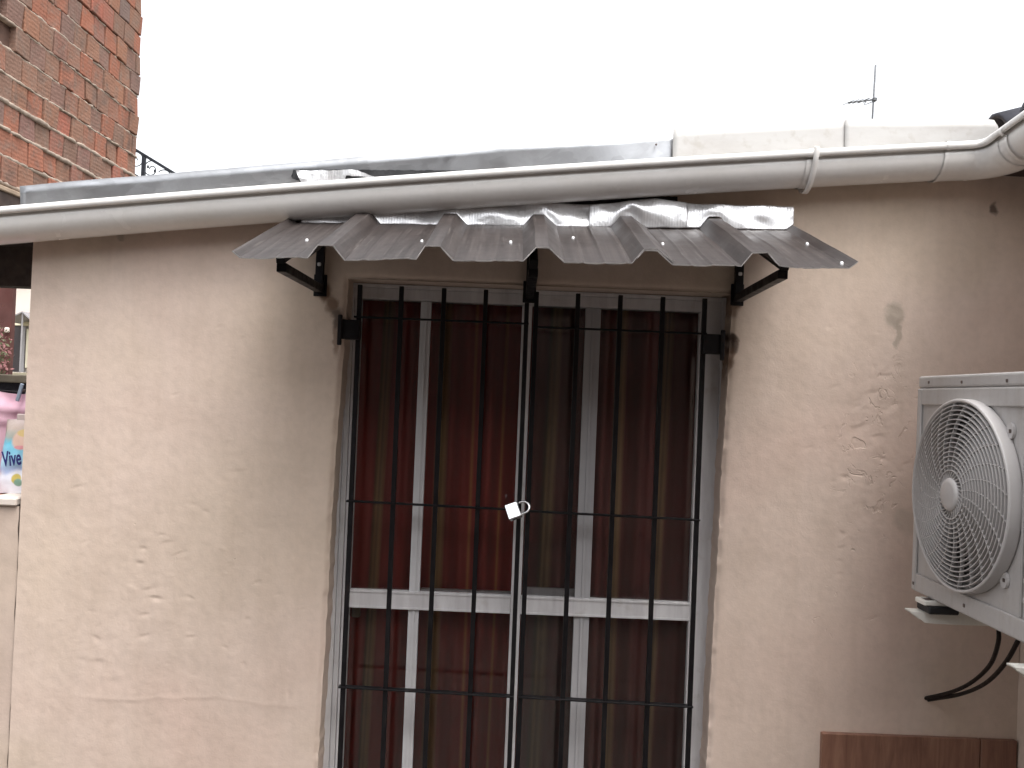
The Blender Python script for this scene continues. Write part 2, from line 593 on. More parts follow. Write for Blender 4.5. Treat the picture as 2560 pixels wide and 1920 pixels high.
M['cable'] = simple('brown_black_cable', (0.012, 0.008, 0.007), 0.6, spec=0.2)
M['lock'] = simple('nickel_padlock', (0.95, 0.95, 0.96), 0.14, 0.9, 0.01, 60)
M['antenna'] = simple('weathered_rod', (0.13, 0.135, 0.145), 0.6, 0.0)
M['rooftile'] = simple('dark_slate_tile', (0.055, 0.055, 0.068), 0.75, 0, 0.4, 14, 0.5, 40)
M['railing'] = simple('dark_railing', (0.035, 0.04, 0.05), 0.5)
M['ground'] = simple('worn_concrete_yard', (0.095, 0.085, 0.075), 0.9, 0, 0.2, 2.5, 0.4, 30)
M['hill'] = simple('dry_hillside', (0.16, 0.14, 0.09), 0.95, 0, 0.4, 0.6)
M['terracotta'] = simple('terracotta_tile', (0.33, 0.13, 0.085), 0.8, 0, 0.2, 30, 0.3, 70)
M['pale'] = simple('pale_render', (0.66, 0.58, 0.52), 0.9, 0, 0.08, 0.7)
M['cream'] = simple('cream_trim', (0.62, 0.57, 0.44), 0.8, 0, 0.1, 3)
M['fardoor'] = simple('dark_shutter_door', (0.035, 0.027, 0.03), 0.6)
M['greyroof'] = simple('grey_sheet_roof', (0.27, 0.26, 0.27), 0.6, 0, 0.15, 2)
M['redwall'] = simple('dark_red_wall', (0.075, 0.024, 0.02), 0.85, 0, 0.25, 1.2)
M['shadewall'] = simple('porch_shade_wall', (0.022, 0.018, 0.026), 0.8)  # dark tone stands in for the shade under the porch
M['ledge'] = simple('worn_ledge', (0.40, 0.34, 0.26), 0.9, 0, 0.2, 5)
M['leafpink'] = simple('pink_bract', (0.22, 0.09, 0.09), 0.7, 0, 0.3, 6)
M['leafgreen'] = simple('dull_leaf', (0.10, 0.10, 0.05), 0.7, 0, 0.3, 6)
M['pin'] = simple('grey_blue_peg', (0.24, 0.29, 0.36), 0.4)
M['ink'] = simple('navy_print', (0.02, 0.022, 0.14), 0.4)
M['dark'] = simple('dark_room', (0.05, 0.035, 0.03), 0.9)

def m_cloth():
    t = NT('pink_cloth')
    v = t.coord()
    t.col(t.ramp(t.noise(v, 7, 3), [(0.3, (0.60, 0.36, 0.46)), (0.7, (0.74, 0.50, 0.58))]))
    t.set(Roughness=0.95, Normal=t.bump(t.noise(v, 300, 3), 0.3, 0.001))
    return t.m
M['pink'] = m_cloth()

def m_bag():
    t = NT('printed_plastic_pack')
    v = t.coord()
    s = t.n.new('ShaderNodeSeparateXYZ'); t.ln(v, s.inputs[0])
    z = t.math('ADD', s.outputs[2], t.math('MULTIPLY', t.math('SUBTRACT', t.noise(v, 18, 3), 0.5), 0.05))
    zz = t.math('DIVIDE', t.math('SUBTRACT', z, 1.165), 0.215)
    c = t.ramp(zz, [(0.0, (0.74, 0.74, 0.80)), (0.26, (0.72, 0.74, 0.82)), (0.33, (0.40, 0.50, 0.74)), (0.42, (0.42, 0.66, 0.80)),
                    (0.58, (0.20, 0.52, 0.68)), (0.66, (0.10, 0.42, 0.55)), (0.74, (0.30, 0.34, 0.30)), (0.86, (0.50, 0.40, 0.34)), (1.0, (0.60, 0.50, 0.47))])
    def blob(x, zc, rx, rz, colr, cc):
        mp = t.n.new('ShaderNodeMapping')
        mp.inputs['Location'].default_value = (-x / rx, 0, -zc / rz)
        mp.inputs['Scale'].default_value = (1 / rx, 0, 1 / rz)
        t.ln(v, mp.inputs['Vector'])
        ln = t.n.new('ShaderNodeVectorMath'); ln.operation = 'LENGTH'
        t.ln(mp.outputs[0], ln.inputs[0])
        return t.mix(t.maprange(ln.outputs['Value'], 0.75, 1.05, 1.0, 0.0), cc, colr)
    c = blob(-1.402, 1.318, 0.030, 0.030, (0.62, 0.42, 0.33), c)
    c = blob(-1.396, 1.338, 0.026, 0.012, (0.58, 0.42, 0.16), c)
    c = blob(-1.402, 1.297, 0.020, 0.006, (0.62, 0.26, 0.28), c)
    c = blob(-1.402, 1.208, 0.016, 0.016, (0.55, 0.45, 0.12), c)
    c = blob(-1.396, 1.198, 0.014, 0.012, (0.20, 0.34, 0.26), c)
    t.col(c)
    t.set(Roughness=0.35)
    t.set(Normal=t.bump(t.noise(v, 26, 4), 0.4, 0.006))
    return t.m
M['bag'] = m_bag()

# ------------------------------------------------------------------ setting
def struct(o):
    o['kind'] = 'structure'
    return o
g = mesh('ground', [(-300, -300, GZ), (300, -300, GZ), (300, 300, GZ), (-300, 300, GZ)], [(0, 1, 2, 3)], M['ground'])
struct(g)
# rising ground behind the neighbouring plot
hx = np.linspace(-120, 60, 46); hy = np.linspace(9, 140, 34)
HX, HY = np.meshgrid(hx, hy)
HZ = GZ - 0.3 + np.clip((HY - 9) / 29, 0, 2.4) * 2.1 + fbm(HX, HY, 0.12, 31) * 0.25
hill = mesh('hillside', np.c_[HX.ravel(), HY.ravel(), HZ.ravel()], grid_faces(46, 34), M['hill'], None, True)
struct(hill)

# ------------------------------------------------------------------ house
XL, XR = -1.340, 1.425
ZH = 1.808
def gut_z(x):
    """height of the gutter rim along the front (it falls to the left)"""
    x = np.asarray(x, float)
    return 2.084 + 0.1095 * (x + 0.152) - 0.0105 * ((x + 0.152) / 1.2) ** 2
def door_l(z):
    return np.interp(z, [0.3, 0.46, 1.3, 1.8], [-0.493, -0.492, -0.480, -0.464]) + 0.0016 * vnoise(z, z * 0, 60, 3) + 0.0012 * vnoise(z, z * 0, 6, 4)
def door_r(z):
    return np.interp(z, [0.3, 0.5, 1.34, 1.72, 1.8], [0.575, 0.577, 0.591, 0.600, 0.600]) + 0.0016 * vnoise(z, z * 0, 60, 5) + 0.0012 * vnoise(z, z * 0, 6, 6)

dents = [(-0.997, 1.042, .011, .006, .005), (-1.004, 1.001, .012, .007, .006), (-0.956, .906, .022, .007, .006), (-.862, .912, .016, .006, .004),
         (-.829, 1.151, .012, .006, .004), (-1.113, .79, .014, .009, .005), (-.984, .801, .016, .008, .005), (-.852, .804, .013, .006, .004),
         (-.706, .735, .007, .012, .004), (-1.107, .724, .020, .014, .004), (-.985, .86, .02, .006, .004), (-.7, .86, .010, .008, .004),
         (-.76, .78, .010, .004, .004), (-.93, 1.06, .02, .008, .003), (-.9, 1.03, .022, .006, .003), (-.58, .66, .006, .014, .003),
         (.966, 1.455, .030, .014, .007), (1.01, 1.43, .02, .008, .005), (1.03, 1.37, .026, .009, .005), (.93, 1.315, .012, .008, .006),
         (.98, 1.24, .010, .014, .005), (.925, 1.16, .010, .008, .005), (.925, 1.12, .011, .006, .004), (1.06, 1.52, .02, .009, .004),
         (1.0, 1.62, .006, .02, .004), (1.03, 1.60, .02, .006, .005), (1.016, .93, .026, .005, .004), (1.1, 1.36, .02, .006, .004), (1.0, 1.55, .02, .012, .004),
         (1.054, 1.76, .018, .020, -.004), (-.47 - .55, .93, .02, .01, -.003)]
rg = np.random.default_rng(5)
for _ in range(95):
    if rg.random() < 0.55:
        x, z = rg.uniform(-1.3, -.52), rg.normal(.95, .35)
    else:
        x, z = rg.normal(1.0, .12), rg.normal(1.3, .35)
    a = rg.uniform(.004, .014)
    dents.append((x, z, a * rg.uniform(.8, 1.8), a * rg.uniform(.35, .8), rg.uniform(.001, .0032) * (1 if rg.random() < .75 else -1)))

def wall_disp(x, z):
    """depth of the uneven plaster, + is into the wall"""
    d = 0.0030 * fbm(x, z, 1.6, 11, 2) + 0.0008 * fbm(x, z, 11, 17, 3) + 0.0006 * fbm(x, z, 45, 23, 2)
    rough = np.exp(-((x - 1.02) / .12) ** 2 - ((z - 1.38) / .30) ** 2) + .45 * np.exp(-((x + .95) / .25) ** 2 - ((z - .85) / .3) ** 2)
    r = fbm(x, z, 26, 41, 3)
    d = d + rough * 0.0030 * np.clip(r - 0.15, 0, 1) + rough * 0.0012 * fbm(x, z, 60, 47, 2)
    for (cx, cz, rx, rz, dp) in dents:
        tl = math.sin(cx * 57.0 + cz * 91.0) * .35
        a = (x - cx) / (rx * .85); b = (z - cz + tl * (x - cx) + .10 * rz * np.sin((x - cx) / rx * 3 + cz * 40)) / (rz * .8)
        # sharp upper lip, feathered lower one
        d = d + 0.8 * dp * np.exp(-a * a - b * b * (1.5 + 1.1 * np.tanh(b * 3)))
    # a trowel ridge low on the left side
    zr = 0.632 + 0.010 * vnoise(x, x * 0, 7, 71) + .006 * vnoise(x, x * 0, 25, 72)
    m = np.clip((x + 1.2) / .1, 0, 1) * np.clip((-.5 - x) / .1, 0, 1)
    d = d - m * 0.0013 * np.exp(-((z - zr) / .006) ** 2) + m * 0.0006 / (1 + np.exp((z - zr) / .004))
    return d * 0.48

nL, nM, nR = 250, 150, 230
NLO = 420
rows_lo = np.linspace(0.30, ZH, NLO)
nT = 60
Xs, Zs = [], []
for z in rows_lo:
    a, b = float(door_l(z)), float(door_r(z))
    Xs.append(np.r_[np.linspace(XL, a, nL), np.linspace(a, b, nM)[1:], np.linspace(b, XR, nR)[1:]])
    Zs.append(np.full(nL + nM + nR - 2, z))
xtop = Xs[-1]
ztop = gut_z(xtop) - 0.012
for k in range(1, nT + 1):
    t_ = k / nT
    Xs.append(xtop.copy()); Zs.append(ZH + (ztop - ZH) * t_)
Xs = np.array(Xs); Zs = np.array(Zs)
NC = Xs.shape[1]; NRW = Xs.shape[0]
D = wall_disp(Xs, Zs)
# round the arrises of the opening
dl = np.abs(Xs - Xs[:, [nL - 1]]); dr = np.abs(Xs - Xs[:, [nL + nM - 2]])
low = (Zs <= ZH + 1e-6)
edge = np.where(low, np.minimum(dl, dr), np.hypot(np.maximum(0, np.maximum(Xs[[NLO - 1]][:, [nL - 1]] - Xs, Xs - Xs[[NLO - 1]][:, [nL + nM - 2]])), Zs - ZH))
D = D + 0.007 * np.exp(-(edge / 0.008) ** 2) * (1 + .5 * vnoise(Xs, Zs, 40, 55))
verts = np.stack([Xs, D, Zs], -1).reshape(-1, 3)
faces = []
for j in range(NRW - 1):
    for i in range(NC - 1):
        if j < NLO - 1 and nL - 1 <= i < nL + nM - 2:
            continue
        faces.append((j * NC + i, j * NC + i + 1, (j + 1) * NC + i + 1, (j + 1) * NC + i))
house = thing('house', 'low beige plastered house with uneven, dented render around a barred door', 'house')
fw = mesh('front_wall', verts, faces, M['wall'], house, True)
# the part below the picture, coarse
box('wall_base', (XL, 0.004, GZ), (-0.493, 0.15, 0.30), M['wall'], house)
box('wall_base', (0.575, 0.004, GZ), (XR, 0.15, 0.30), M['wall'], house)
# reveals of the door opening: jambs and soffit
RV = 0.125
def reveal(name, pts):
    V = []
    for (x, y, z) in pts:
        for k, t_ in enumerate((0, .25, .6, 1)):
            yy = y + (RV - y) * t_
            V.append((x + 0.0015 * float(vnoise(z + x, yy, 30, 9)) * (0 if k == 0 else 1), yy, z + 0.001 * float(vnoise(x * 2, yy + z, 30, 19)) * (0 if k == 0 else 1)))
    return mesh(name, V, grid_faces(4, len(pts)), M['wall'], house, True)
V3 = verts.reshape(NRW, NC, 3)
reveal('jamb', [V3[j, nL - 1] for j in range(NLO)])
reveal('jamb', [V3[j, nL + nM - 2] for j in range(NLO - 1, -1, -1)])
reveal('soffit', [V3[NLO - 1, i] for i in range(nL - 1, nL + nM - 1)])
# end face, top, and the dark room behind the door
box('wall_end', (XL, 0.03, GZ), (XL + 0.02, 0.16, 1.93), M['wall'], house)
mesh('room', [(-1.3, .17, GZ), (1.39, .17, GZ), (1.39, 2.2, GZ), (-1.3, 2.2, GZ), (-1.3, .17, 1.86), (1.39, .17, 1.86), (1.39, 2.2, 1.86), (-1.3, 2.2, 1.86)],
     [(0, 1, 2, 3), (4, 7, 6, 5), (2, 6, 7, 3), (0, 3, 7, 4), (1, 5, 6, 2)], M['dark'], house)
mesh('room_lining', [(-1.3, .17, GZ), (-.47, .17, GZ), (-.47, .17, 1.86), (-1.3, .17, 1.86), (.58, .17, GZ), (1.39, .17, GZ), (1.39, .17, 1.86), (.58, .17, 1.86),
                     (-.47, .17, 1.79), (.58, .17, 1.79), (.58, .17, 1.86), (-.47, .17, 1.86)],
     [(0, 1, 2, 3), (4, 5, 6, 7), (8, 9, 10, 11)], M['dark'], house)
box('roof_deck', (-1.37, 0.05, 1.90), (1.42, 3.2, 1.95), M['slab'], house, 0, 1)
# return wall on the right, carrying the air conditioner
sv_n = (40, 60)
sy = np.linspace(-4.5, 0.02, 90); sz = np.linspace(GZ, 2.25, 60)
SY, SZ = np.meshgrid(sy, sz)
SX = XR + 0.004 * fbm(SY, SZ, 2.4, 91) + .0012 * fbm(SY, SZ, 14, 95)
mesh('side_wall', np.c_[SX.ravel(), SY.ravel(), SZ.ravel()], [f[::-1] for f in grid_faces(90, 60)], M['wall'], house, True)
box('eave_soffit', (1.26, -4.5, 2.165), (1.60, 0.0, 2.185), M['woodceil'], house)
box('light_leak_block', (1.16, -.064, 2.194), (1.374, -.001, 2.204), M['woodceil'], house)  # hidden box added to stop sky light leaking behind the gutter elbow
box('eave_fascia', (1.375, -4.5, 2.186), (1.394, -0.01, 2.30), M['woodceil'], house)
# roof tiles of the right wing: barrel tiles climbing to the right
rf = bpy.data.objects.new('tiled_roof', None); link(rf, house)
deck = mesh('roof_board', [(1.42, -4.5, 2.28), (3.2, -4.5, 2.68), (3.2, 1.6, 2.68), (1.42, 1.6, 2.28)], [(0, 1, 2, 3)], M['woodceil'], rf)
V, F = [], []
for a in range(2):
    for k in range(9):
        th = math.pi * k / 8
        for r_, in ((0.070,), (0.056,)):
            rr = r_ * (1.0 if a == 0 else 0.86)
            V.append((a * 0.40, -math.cos(th) * rr, math.sin(th) * rr + a * 0.02))
for k in range(8):
    o0 = 2 * k
    F += [(o0, o0 + 2, o0 + 20, o0 + 18), (o0 + 1, o0 + 19, o0 + 21, o0 + 3), (o0, o0 + 1, o0 + 3, o0 + 2), (o0 + 18, o0 + 20, o0 + 21, o0 + 19)]
tm = bpy.data.meshes.new('roof_tile'); tm.from_pydata(V, [], F); tm.update(); tm.materials.append(M['rooftile'])
tm.polygons.foreach_set('use_smooth', [True] * len(tm.polygons))
for yy in np.arange(1.25, -0.9, -0.165):
    for cidx in range(3):
        o = bpy.data.objects.new('roof_tile', tm); link(o, rf)
        o.location = (1.378 + cidx * 0.33 + random.uniform(-.02, .02), yy + random.uniform(-.012, .012), 2.300 + cidx * 0.075 + random.uniform(-.008, .012))
        o.rotation_euler = (random.uniform(-.06, .06), -0.22 + random.uniform(-.03, .03), random.uniform(-.05, .05))
# wood-look wall tiles at the bottom right
for x0, x1 in ((0.886, 1.318), (1.321, 1.419)):
    for z0, z1 in ((0.316, 0.614), (0.013, 0.313), (GZ, 0.010)):
        box('tile', (x0, -0.014, z0), (x1, 0.0065, z1), M['woodtile'], house, 0.0015)

# ------------------------------------------------------------------ low wall to the left with the things on it
lw = thing('low_wall', 'low beige wall with a terracotta coping left of the house corner', 'wall')
lx = np.linspace(-2.6, -1.3435, 110); lz = np.linspace(GZ, 1.143, 90)
LX, LZ = np.meshgrid(lx, lz)
LX2 = LX.copy()
LX2[:, -1] += 0.0022 * vnoise(lz, lz * 0, 22, 61) - 0.0015
LD = 0.003 + 0.004 * fbm(LX, LZ, 2.5, 63) + .0012 * fbm(LX, LZ, 14, 67)
mesh('wall_face', np.c_[LX2.ravel(), LD.ravel(), LZ.ravel()], grid_faces(110, 90), M['lowwall'], lw, True)
box('wall_core', (-2.6, 0.022, GZ), (-1.348, 0.20, 1.142), M['lowwall'], lw)
box('coping_tile', (-1.76, -0.012, 1.1435), (-1.432, 0.19, 1.163), M['terracotta'], lw, 0.003)
box('coping_tile', (-2.10, -0.012, 1.1435), (-1.763, 0.19, 1.163), M['terracotta'], lw, 0.003)
box('coping_end', (-1.429, -0.010, 1.1435), (-1.348, 0.19, 1.166), M['pale'], lw, 0.004)

bag = thing('detergent_pack', 'white and blue printed plastic pack standing on the low wall', 'detergent')
nu, nv = 22, 30
V = []
for side in (-1, 1):
    for j in range(nv):
        for i in range(nu):
            u = i / (nu - 1); v = j / (nv - 1)
            wdt = 0.118 * (1 - 0.02 * v * v)
            thick = 0.036 * (max(0, 1 - (2 * u - 1) ** 4) ** .6) * (max(0.02, 1 - (max(0, v - .08) / .92) ** 3) ** .7) * (.75 + .25 * min(1, v * 6))
            x = -1.407 + (u - .5) * wdt + 0.001 * v
            y = 0.115 + side * thick + .003 * float(vnoise(u * 3, v * 4, 2.2, 120 + side)) + 0.02 * v
            V.append((x, y, 1.1670 + v * 0.208 + .003 * float(vnoise(u * 2, v, 3, 124))))
F = grid_faces(nu, nv) + [f[::-1] for f in grid_faces(nu, nv, nu * nv)]
o = mesh('pack_body', V, F, M['bag'], bag, True)
box('folded_top', (-1.436, 0.130, 1.366), (-1.346, 0.142, 1.392), M['bag'], bag, 0.003)
fc = bpy.data.curves.new('lettering', 'FONT')
fc.body = 'Vive'
fc.size = 0.060
fc.extrude = 0.0006
fc.offset = 0.0012
tmp = bpy.data.objects.new('lettering', fc)
COL.objects.link(tmp)
bpy.context.view_layer.update()
tme = bpy.data.meshes.new_from_object(tmp.evaluated_get(bpy.context.evaluated_depsgraph_get()))
bpy.data.objects.remove(tmp)
tme.materials.clear(); tme.materials.append(M['ink'])
lt = bpy.data.objects.new('lettering', tme); link(lt, bag)
lt.location = (-1.4385, 0.0765, 1.243)
lt.scale = (0.52, 1, 1)
lt.rotation_euler = (R(86), R(-9), R(0))

cl = thing('pink_cloth', 'pale pink cloth hanging on a line behind the low wall', 'cloth')
nx, nz = 60, 40
V = []
for j in range(nz):
    for i in range(nx):
        u = i / (nx - 1); v = j / (nz - 1)
        x = -2.05 + u * 0.62
        sag = 0.035 * math.sin(max(0, min(1, (x + 1.72) / .14)) * math.pi) * 1.0
        z = 1.452 - 0.03 * (x + 1.7) - sag * .25 - v * 0.42
        y = 0.5 + 0.022 * math.sin(u * 40 + v * 2.0) * (.3 + v) + .012 * math.sin(u * 23 - v * 5) - .018 * math.exp(-((v - .13) / .05) ** 2) - 0.012 * math.exp(-((v - .22 - .5 * (x + 1.68) ** 2 * 20) / .03) ** 2)
        V.append((x, y, z))
mesh('cloth_sheet', V, grid_faces(nx, nz), M['pink'], cl, True)
ln_ = thing('clothes_line', 'thin line the pink cloth hangs from', 'clothes line')
tube('line', [(-3.2, .5, 1.50), (-1.7, .5, 1.452), (-1.0, .5, 1.43)], 0.0015, M['rubber'], ln_, 5)
pg = thing('clothes_peg', 'grey blue peg clipped on the pink cloth', 'peg')
rotp = Matrix.Rotation(R(14), 3, 'Y')
box('peg_half', (-1.628, .474, 1.418), (-1.616, .482, 1.478), M['pin'], pg, .002, 1, rotp)
box('peg_half', (-1.628, .522, 1.418), (-1.616, .530, 1.478), M['pin'], pg, .002, 1, rotp)
box('peg_spring', (-1.630, .4825, 1.450), (-1.614, .5215, 1.458), M['screw'], pg, .001)

# ------------------------------------------------------------------ gutter (swept profile along the rim)
def gpath(n=60):
    """rim points (x, y, z, nx, ny): n points from the rim to the back of the gutter"""
    P = []
    for x in np.linspace(-2.3, 1.185, n):
        P.append((x, -0.13, float(gut_z(x)), 0, 1))
    r_ = 0.030
    for k in range(1, 13):
        a = math.pi / 2 * k / 12
        P.append((1.185 + r_ * math.sin(a), -0.13 - r_ + r_ * math.cos(a), float(gut_z(1.185)) + 0.006 * k / 12, math.sin(a), math.cos(a)))
    z0 = P[-1][2]
    for s_ in np.linspace(0.03, 3.6, 24):
        P.append((1.185 + r_, -0.13 - r_ - s_, z0 + 0.02 * min(1, s_ / .2), 1, 0))
    return P
GP = gpath()
def gut_profile(off=0.0):
    pr = []
    # bead, rolled outwards
    for k in range(11):
        a = R(250) - R(300) * k / 10
        pr.append((-0.001 + (0.0090 + off) * math.cos(a), -0.009 + (0.0090 + off) * math.sin(a)))
    pr.append((0.006 - off, -0.020)); pr.append((0.005 - off, -0.025))
    cx, cz, ry, rz_ = 0.066, -0.027, 0.062 + off, 0.056 + off
    body = []
    for k in range(23):
        a = math.pi + math.pi * k / 22
        body.append((cx + ry * math.cos(a), cz + rz_ * math.sin(a)))
    return list(reversed(pr[:11])) if False else pr[:11] + pr[11:] + body[0:] + [(0.130, -0.004)]
def sweep(name, pts, prof, mat, parent, close_prof=False):
    V, F = [], []
    m_ = len(prof)
    for (x, y, z, nx_, ny_) in pts:
        for (u, v) in prof:
            V.append((x + nx_ * u, y + ny_ * u, z + v))
    for i in range(len(pts) - 1):
        for k in range(m_ - 1 + (1 if close_prof else 0)):
            k2 = (k + 1) % m_
            F.append((i * m_ + k, i * m_ + k2, (i + 1) * m_ + k2, (i + 1) * m_ + k))
    o = mesh(name, V, F, mat, parent, True)
    return o
gut = thing('roof_gutter', 'white plastic gutter sloping along the roof edge and turning at the corner', 'gutter')
prof = gut_profile()
o = sweep('gutter_trough', [p for p in GP if p[0] <= 1.186 and p[4] == 1], prof, M['pvc'], gut)
so = o.modifiers.new('thickness', 'SOLIDIFY'); so.thickness = 0.002; so.offset = -1
o = sweep('corner_elbow', [(x, -0.13, float(gut_z(x)), 0, 1) for x in (1.118, 1.135)] + [p for p in GP if p[0] > 1.15 and p[1] > -0.225], gut_profile(0.0022), M['pvc'], gut)
o = sweep('side_trough', [p for p in GP if p[1] <= -0.159], prof, M['pvc'], gut)
so = o.modifiers.new('thickness', 'SOLIDIFY'); so.thickness = 0.002; so.offset = -1
def strip(xc, wd, off, name):
    return sweep(name, [(x, -0.13, float(gut_z(x)), 0, 1) for x in np.linspace(xc - wd / 2, xc + wd / 2, 4)], gut_profile(off), M['pvc'], gut)
strip(1.118, 0.010, 0.0040, 'joint_collar')
sweep('joint_collar', [(1.215, q, GP[71][2] + .003, 1, 0) for q in (-.222, -.228, -.234)], gut_profile(0.0038), M['pvc'], gut)
strip(0.767, 0.034, 0.0028, 'strap_collar')
# hanging strap: a flat band that leaves the bead and loops under the trough
V, F = [], []
cp = [(-.013, .004), (-.014, -.012), (-.008, -.03), (.006, -.058), (.022, -.082), (.040, -.096), (.062, -.102), (.085, -.094), (.110, -.072), (.128, -.03)]
for k, (u, v) in enumerate(cp):
    for wx_, dd in ((-.007, 0), (.007, 0), (.007, .003), (-.007, .003)):
        V.append((0.772 + wx_ - .006 * k / 9, -0.13 + u + dd * .5, float(gut_z(.772)) + v + dd))
for k in range(len(cp) - 1):
    for q in range(4):
        F.append((k * 4 + q, k * 4 + (q + 1) % 4, k * 4 + 4 + (q + 1) % 4, k * 4 + 4 + q))
mesh('hanging_strap', V, F, M['pvc'], gut, True)

# ------------------------------------------------------------------ flashings on the roof edge
def sheet(name, xs, top, y0, mat, parent, lean=lambda x: 0.0, bot=-0.06, th=0.0015, nz=8, endround=0.0):
    V = []
    n = len(xs)
    for j in range(nz):
        t_ = j / (nz - 1)
        for x in xs:
            zt = float(top(x)); zb = float(gut_z(x)) + bot
            if endround and x > xs[-1] - endround:
                q = (x - (xs[-1] - endround)) / endround
                zt -= endround * (1 - math.sqrt(max(0, 1 - q * q)))
            V.append((x, y0 + lean(x) * (t_ - .3) * 0.16 + 0.003 * float(vnoise(x * 2, t_, 2.5, 131)), zb + (zt - zb) * t_))
    o = mesh(name, V, grid_faces(n, nz), mat, parent, True)
    m_ = o.modifiers.new('thickness', 'SOLIDIFY'); m_.thickness = th; m_.offset = 1
    return o
fl = thing('galvanised_flashing', 'long dull grey galvanised sheet standing behind the gutter', 'flashing')
sheet('flashing_sheet', np.linspace(-1.385, 0.436, 90), lambda x: np.interp(x, [-1.385, .418], [2.028, 2.257]) + 0.0015 * vnoise(x, 0, 9, 133), 0.020, M['galv'], fl,
      lambda x: -0.16 + 0.25 * max(0, min(1, (x + .05) / .50)))
box('turned_edge', (-1.387, 0.012, 1.90), (-1.3855, 0.10, 2.026), M['galv'], fl)
for x, z in ((0.372, 2.215), (-.92, 2.06)):
    box('rivet', (x, 0.010, z), (x + .006, 0.017, z + .006), M['screw'], fl, .002)
wf = thing('white_flashing', 'white painted roof flashing butting against the galvanised sheet', 'flashing')
sheet('flashing_sheet', np.linspace(0.421, 0.906, 30), lambda x: np.interp(x, [.42, .894], [2.262, 2.306]), 0.008, M['whitesheet'], wf, lambda x: 0.04, th=0.003)
wf2 = thing('white_flashing', 'white painted roof flashing with a rounded end by the gutter corner', 'flashing')
sheet('flashing_sheet', np.linspace(0.897, 1.322, 34), lambda x: np.interp(x, [.894, 1.32], [2.308, 2.323]), 0.004, M['whitesheet'], wf2, lambda x: 0.02, th=0.003, endround=0.02)

def ragged(name, outline, y, mat, parent, th=0.002, amp=0.004, seed=1, step=0.008):
    """thin torn piece: outline in x,z with crumpled depth and a ragged border"""
    pts = [Vector((p[0], 0, p[1])) for p in outline]
    bm = bmesh.new()
    ring = []
    rr = random.Random(seed)
    for a, b in zip(pts, pts[1:] + pts[:1]):
        n_ = max(1, int((b - a).length / step))
        for k in range(n_):
            p = a.lerp(b, k / n_) + Vector((rr.uniform(-.0016, .0016), 0, rr.uniform(-.0009, .0009)))
            ring.append(bm.verts.new(p))
    f = bm.faces.new(ring)
    bmesh.ops.triangulate(bm, faces=[f])
    bmesh.ops.subdivide_edges(bm, edges=list(bm.edges), cuts=2, use_grid_fill=True)
    for v in bm.verts:
        v.co.y = y + amp * float(fbm(v.co.x, v.co.z, 28, 140 + seed, 2))
    me = bpy.data.meshes.new(name); bm.to_mesh(me); bm.free()
    me.materials.append(mat)
    o = bpy.data.objects.new(name, me); link(o, parent)
    m_ = o.modifiers.new('thickness', 'SOLIDIFY'); m_.thickness = th
    return o
tarp = ragged('bitumen_strip', [(-.632, 2.104), (-.43, 2.112), (-.25, 2.118), (-.10, 2.122), (.02, 2.132), (.02, 2.085), (-.2, 2.06), (-.60, 2.02), (-.612, 2.075), (-.634, 2.080)], 0.006, M['bitumen'], None, .003, .002, 3)
tag(tarp, 'black bitumen strip showing between the grey flashing and the gutter', 'bitumen')
sc1 = ragged('foil_scrap', [(-.622, 2.100), (-.54, 2.104), (-.45, 2.109), (-.405, 2.093), (-.48, 2.091), (-.487, 2.078), (-.50, 2.03), (-.60, 2.03), (-.605, 2.070)], -0.003, M['foil'], None, .0015, .006, 5)
tag(sc1, 'torn scrap of silver foil stuck on the grey flashing', 'foil')
sc2 = ragged('bitumen_strip', [(.07, 2.045), (.20, 2.046), (.30, 2.058), (.36, 2.066), (.435, 2.066), (.432, 2.04), (.34, 2.03), (.10, 2.02)], -0.018, M['bitumen'], None, .003, .003, 7)
tag(sc2, 'dark bitumen strip above the foil under the gutter', 'bitumen')

# ------------------------------------------------------------------ awning over the door
aw = thing('awning', 'small corrugated dark metal awning on three black brackets over the door', 'awning')
RIBS = [(-.453, -.432, -.400, -.373), (-.218, -.200, -.168, -.138), (.014, .041, .069, .103), (.251, .276, .304, .338), (.488, .511, .544, .570)]
def rib_h(x):
    for a, b, c, d in RIBS:
        if a < x < d:
            if x < b: return 0.030 * (x - a) / (b - a)
            if x <= c: return 0.030
            return 0.030 * (d - x) / (d - c)
    if x < -.600: return 0.014 * (-.600 - x) / 0.018
    if x > .722: return 0.014 * (x - .722) / 0.02
    return 0.0
YB, YF = -0.035, -0.53
def aw_z(x, y):
    t_ = (y - YB) / (YF - YB)
    return (1.966 + 0.0275 * x) * (1 - t_) + (1.788 + 0.026 * x) * t_
def aw_xs(x0, x1):
    xs = {x0, x1}
    for r_ in RIBS:
        for q in r_:
            if x0 < q < x1: xs.add(q)
    for q in (-.600, .722):
        if x0 < q < x1: xs.add(q)
    for q in np.arange(x0, x1, 0.0059):
        if min(abs(q - s_) for s_ in xs) > 0.002: xs.add(float(q))
    return sorted(xs)
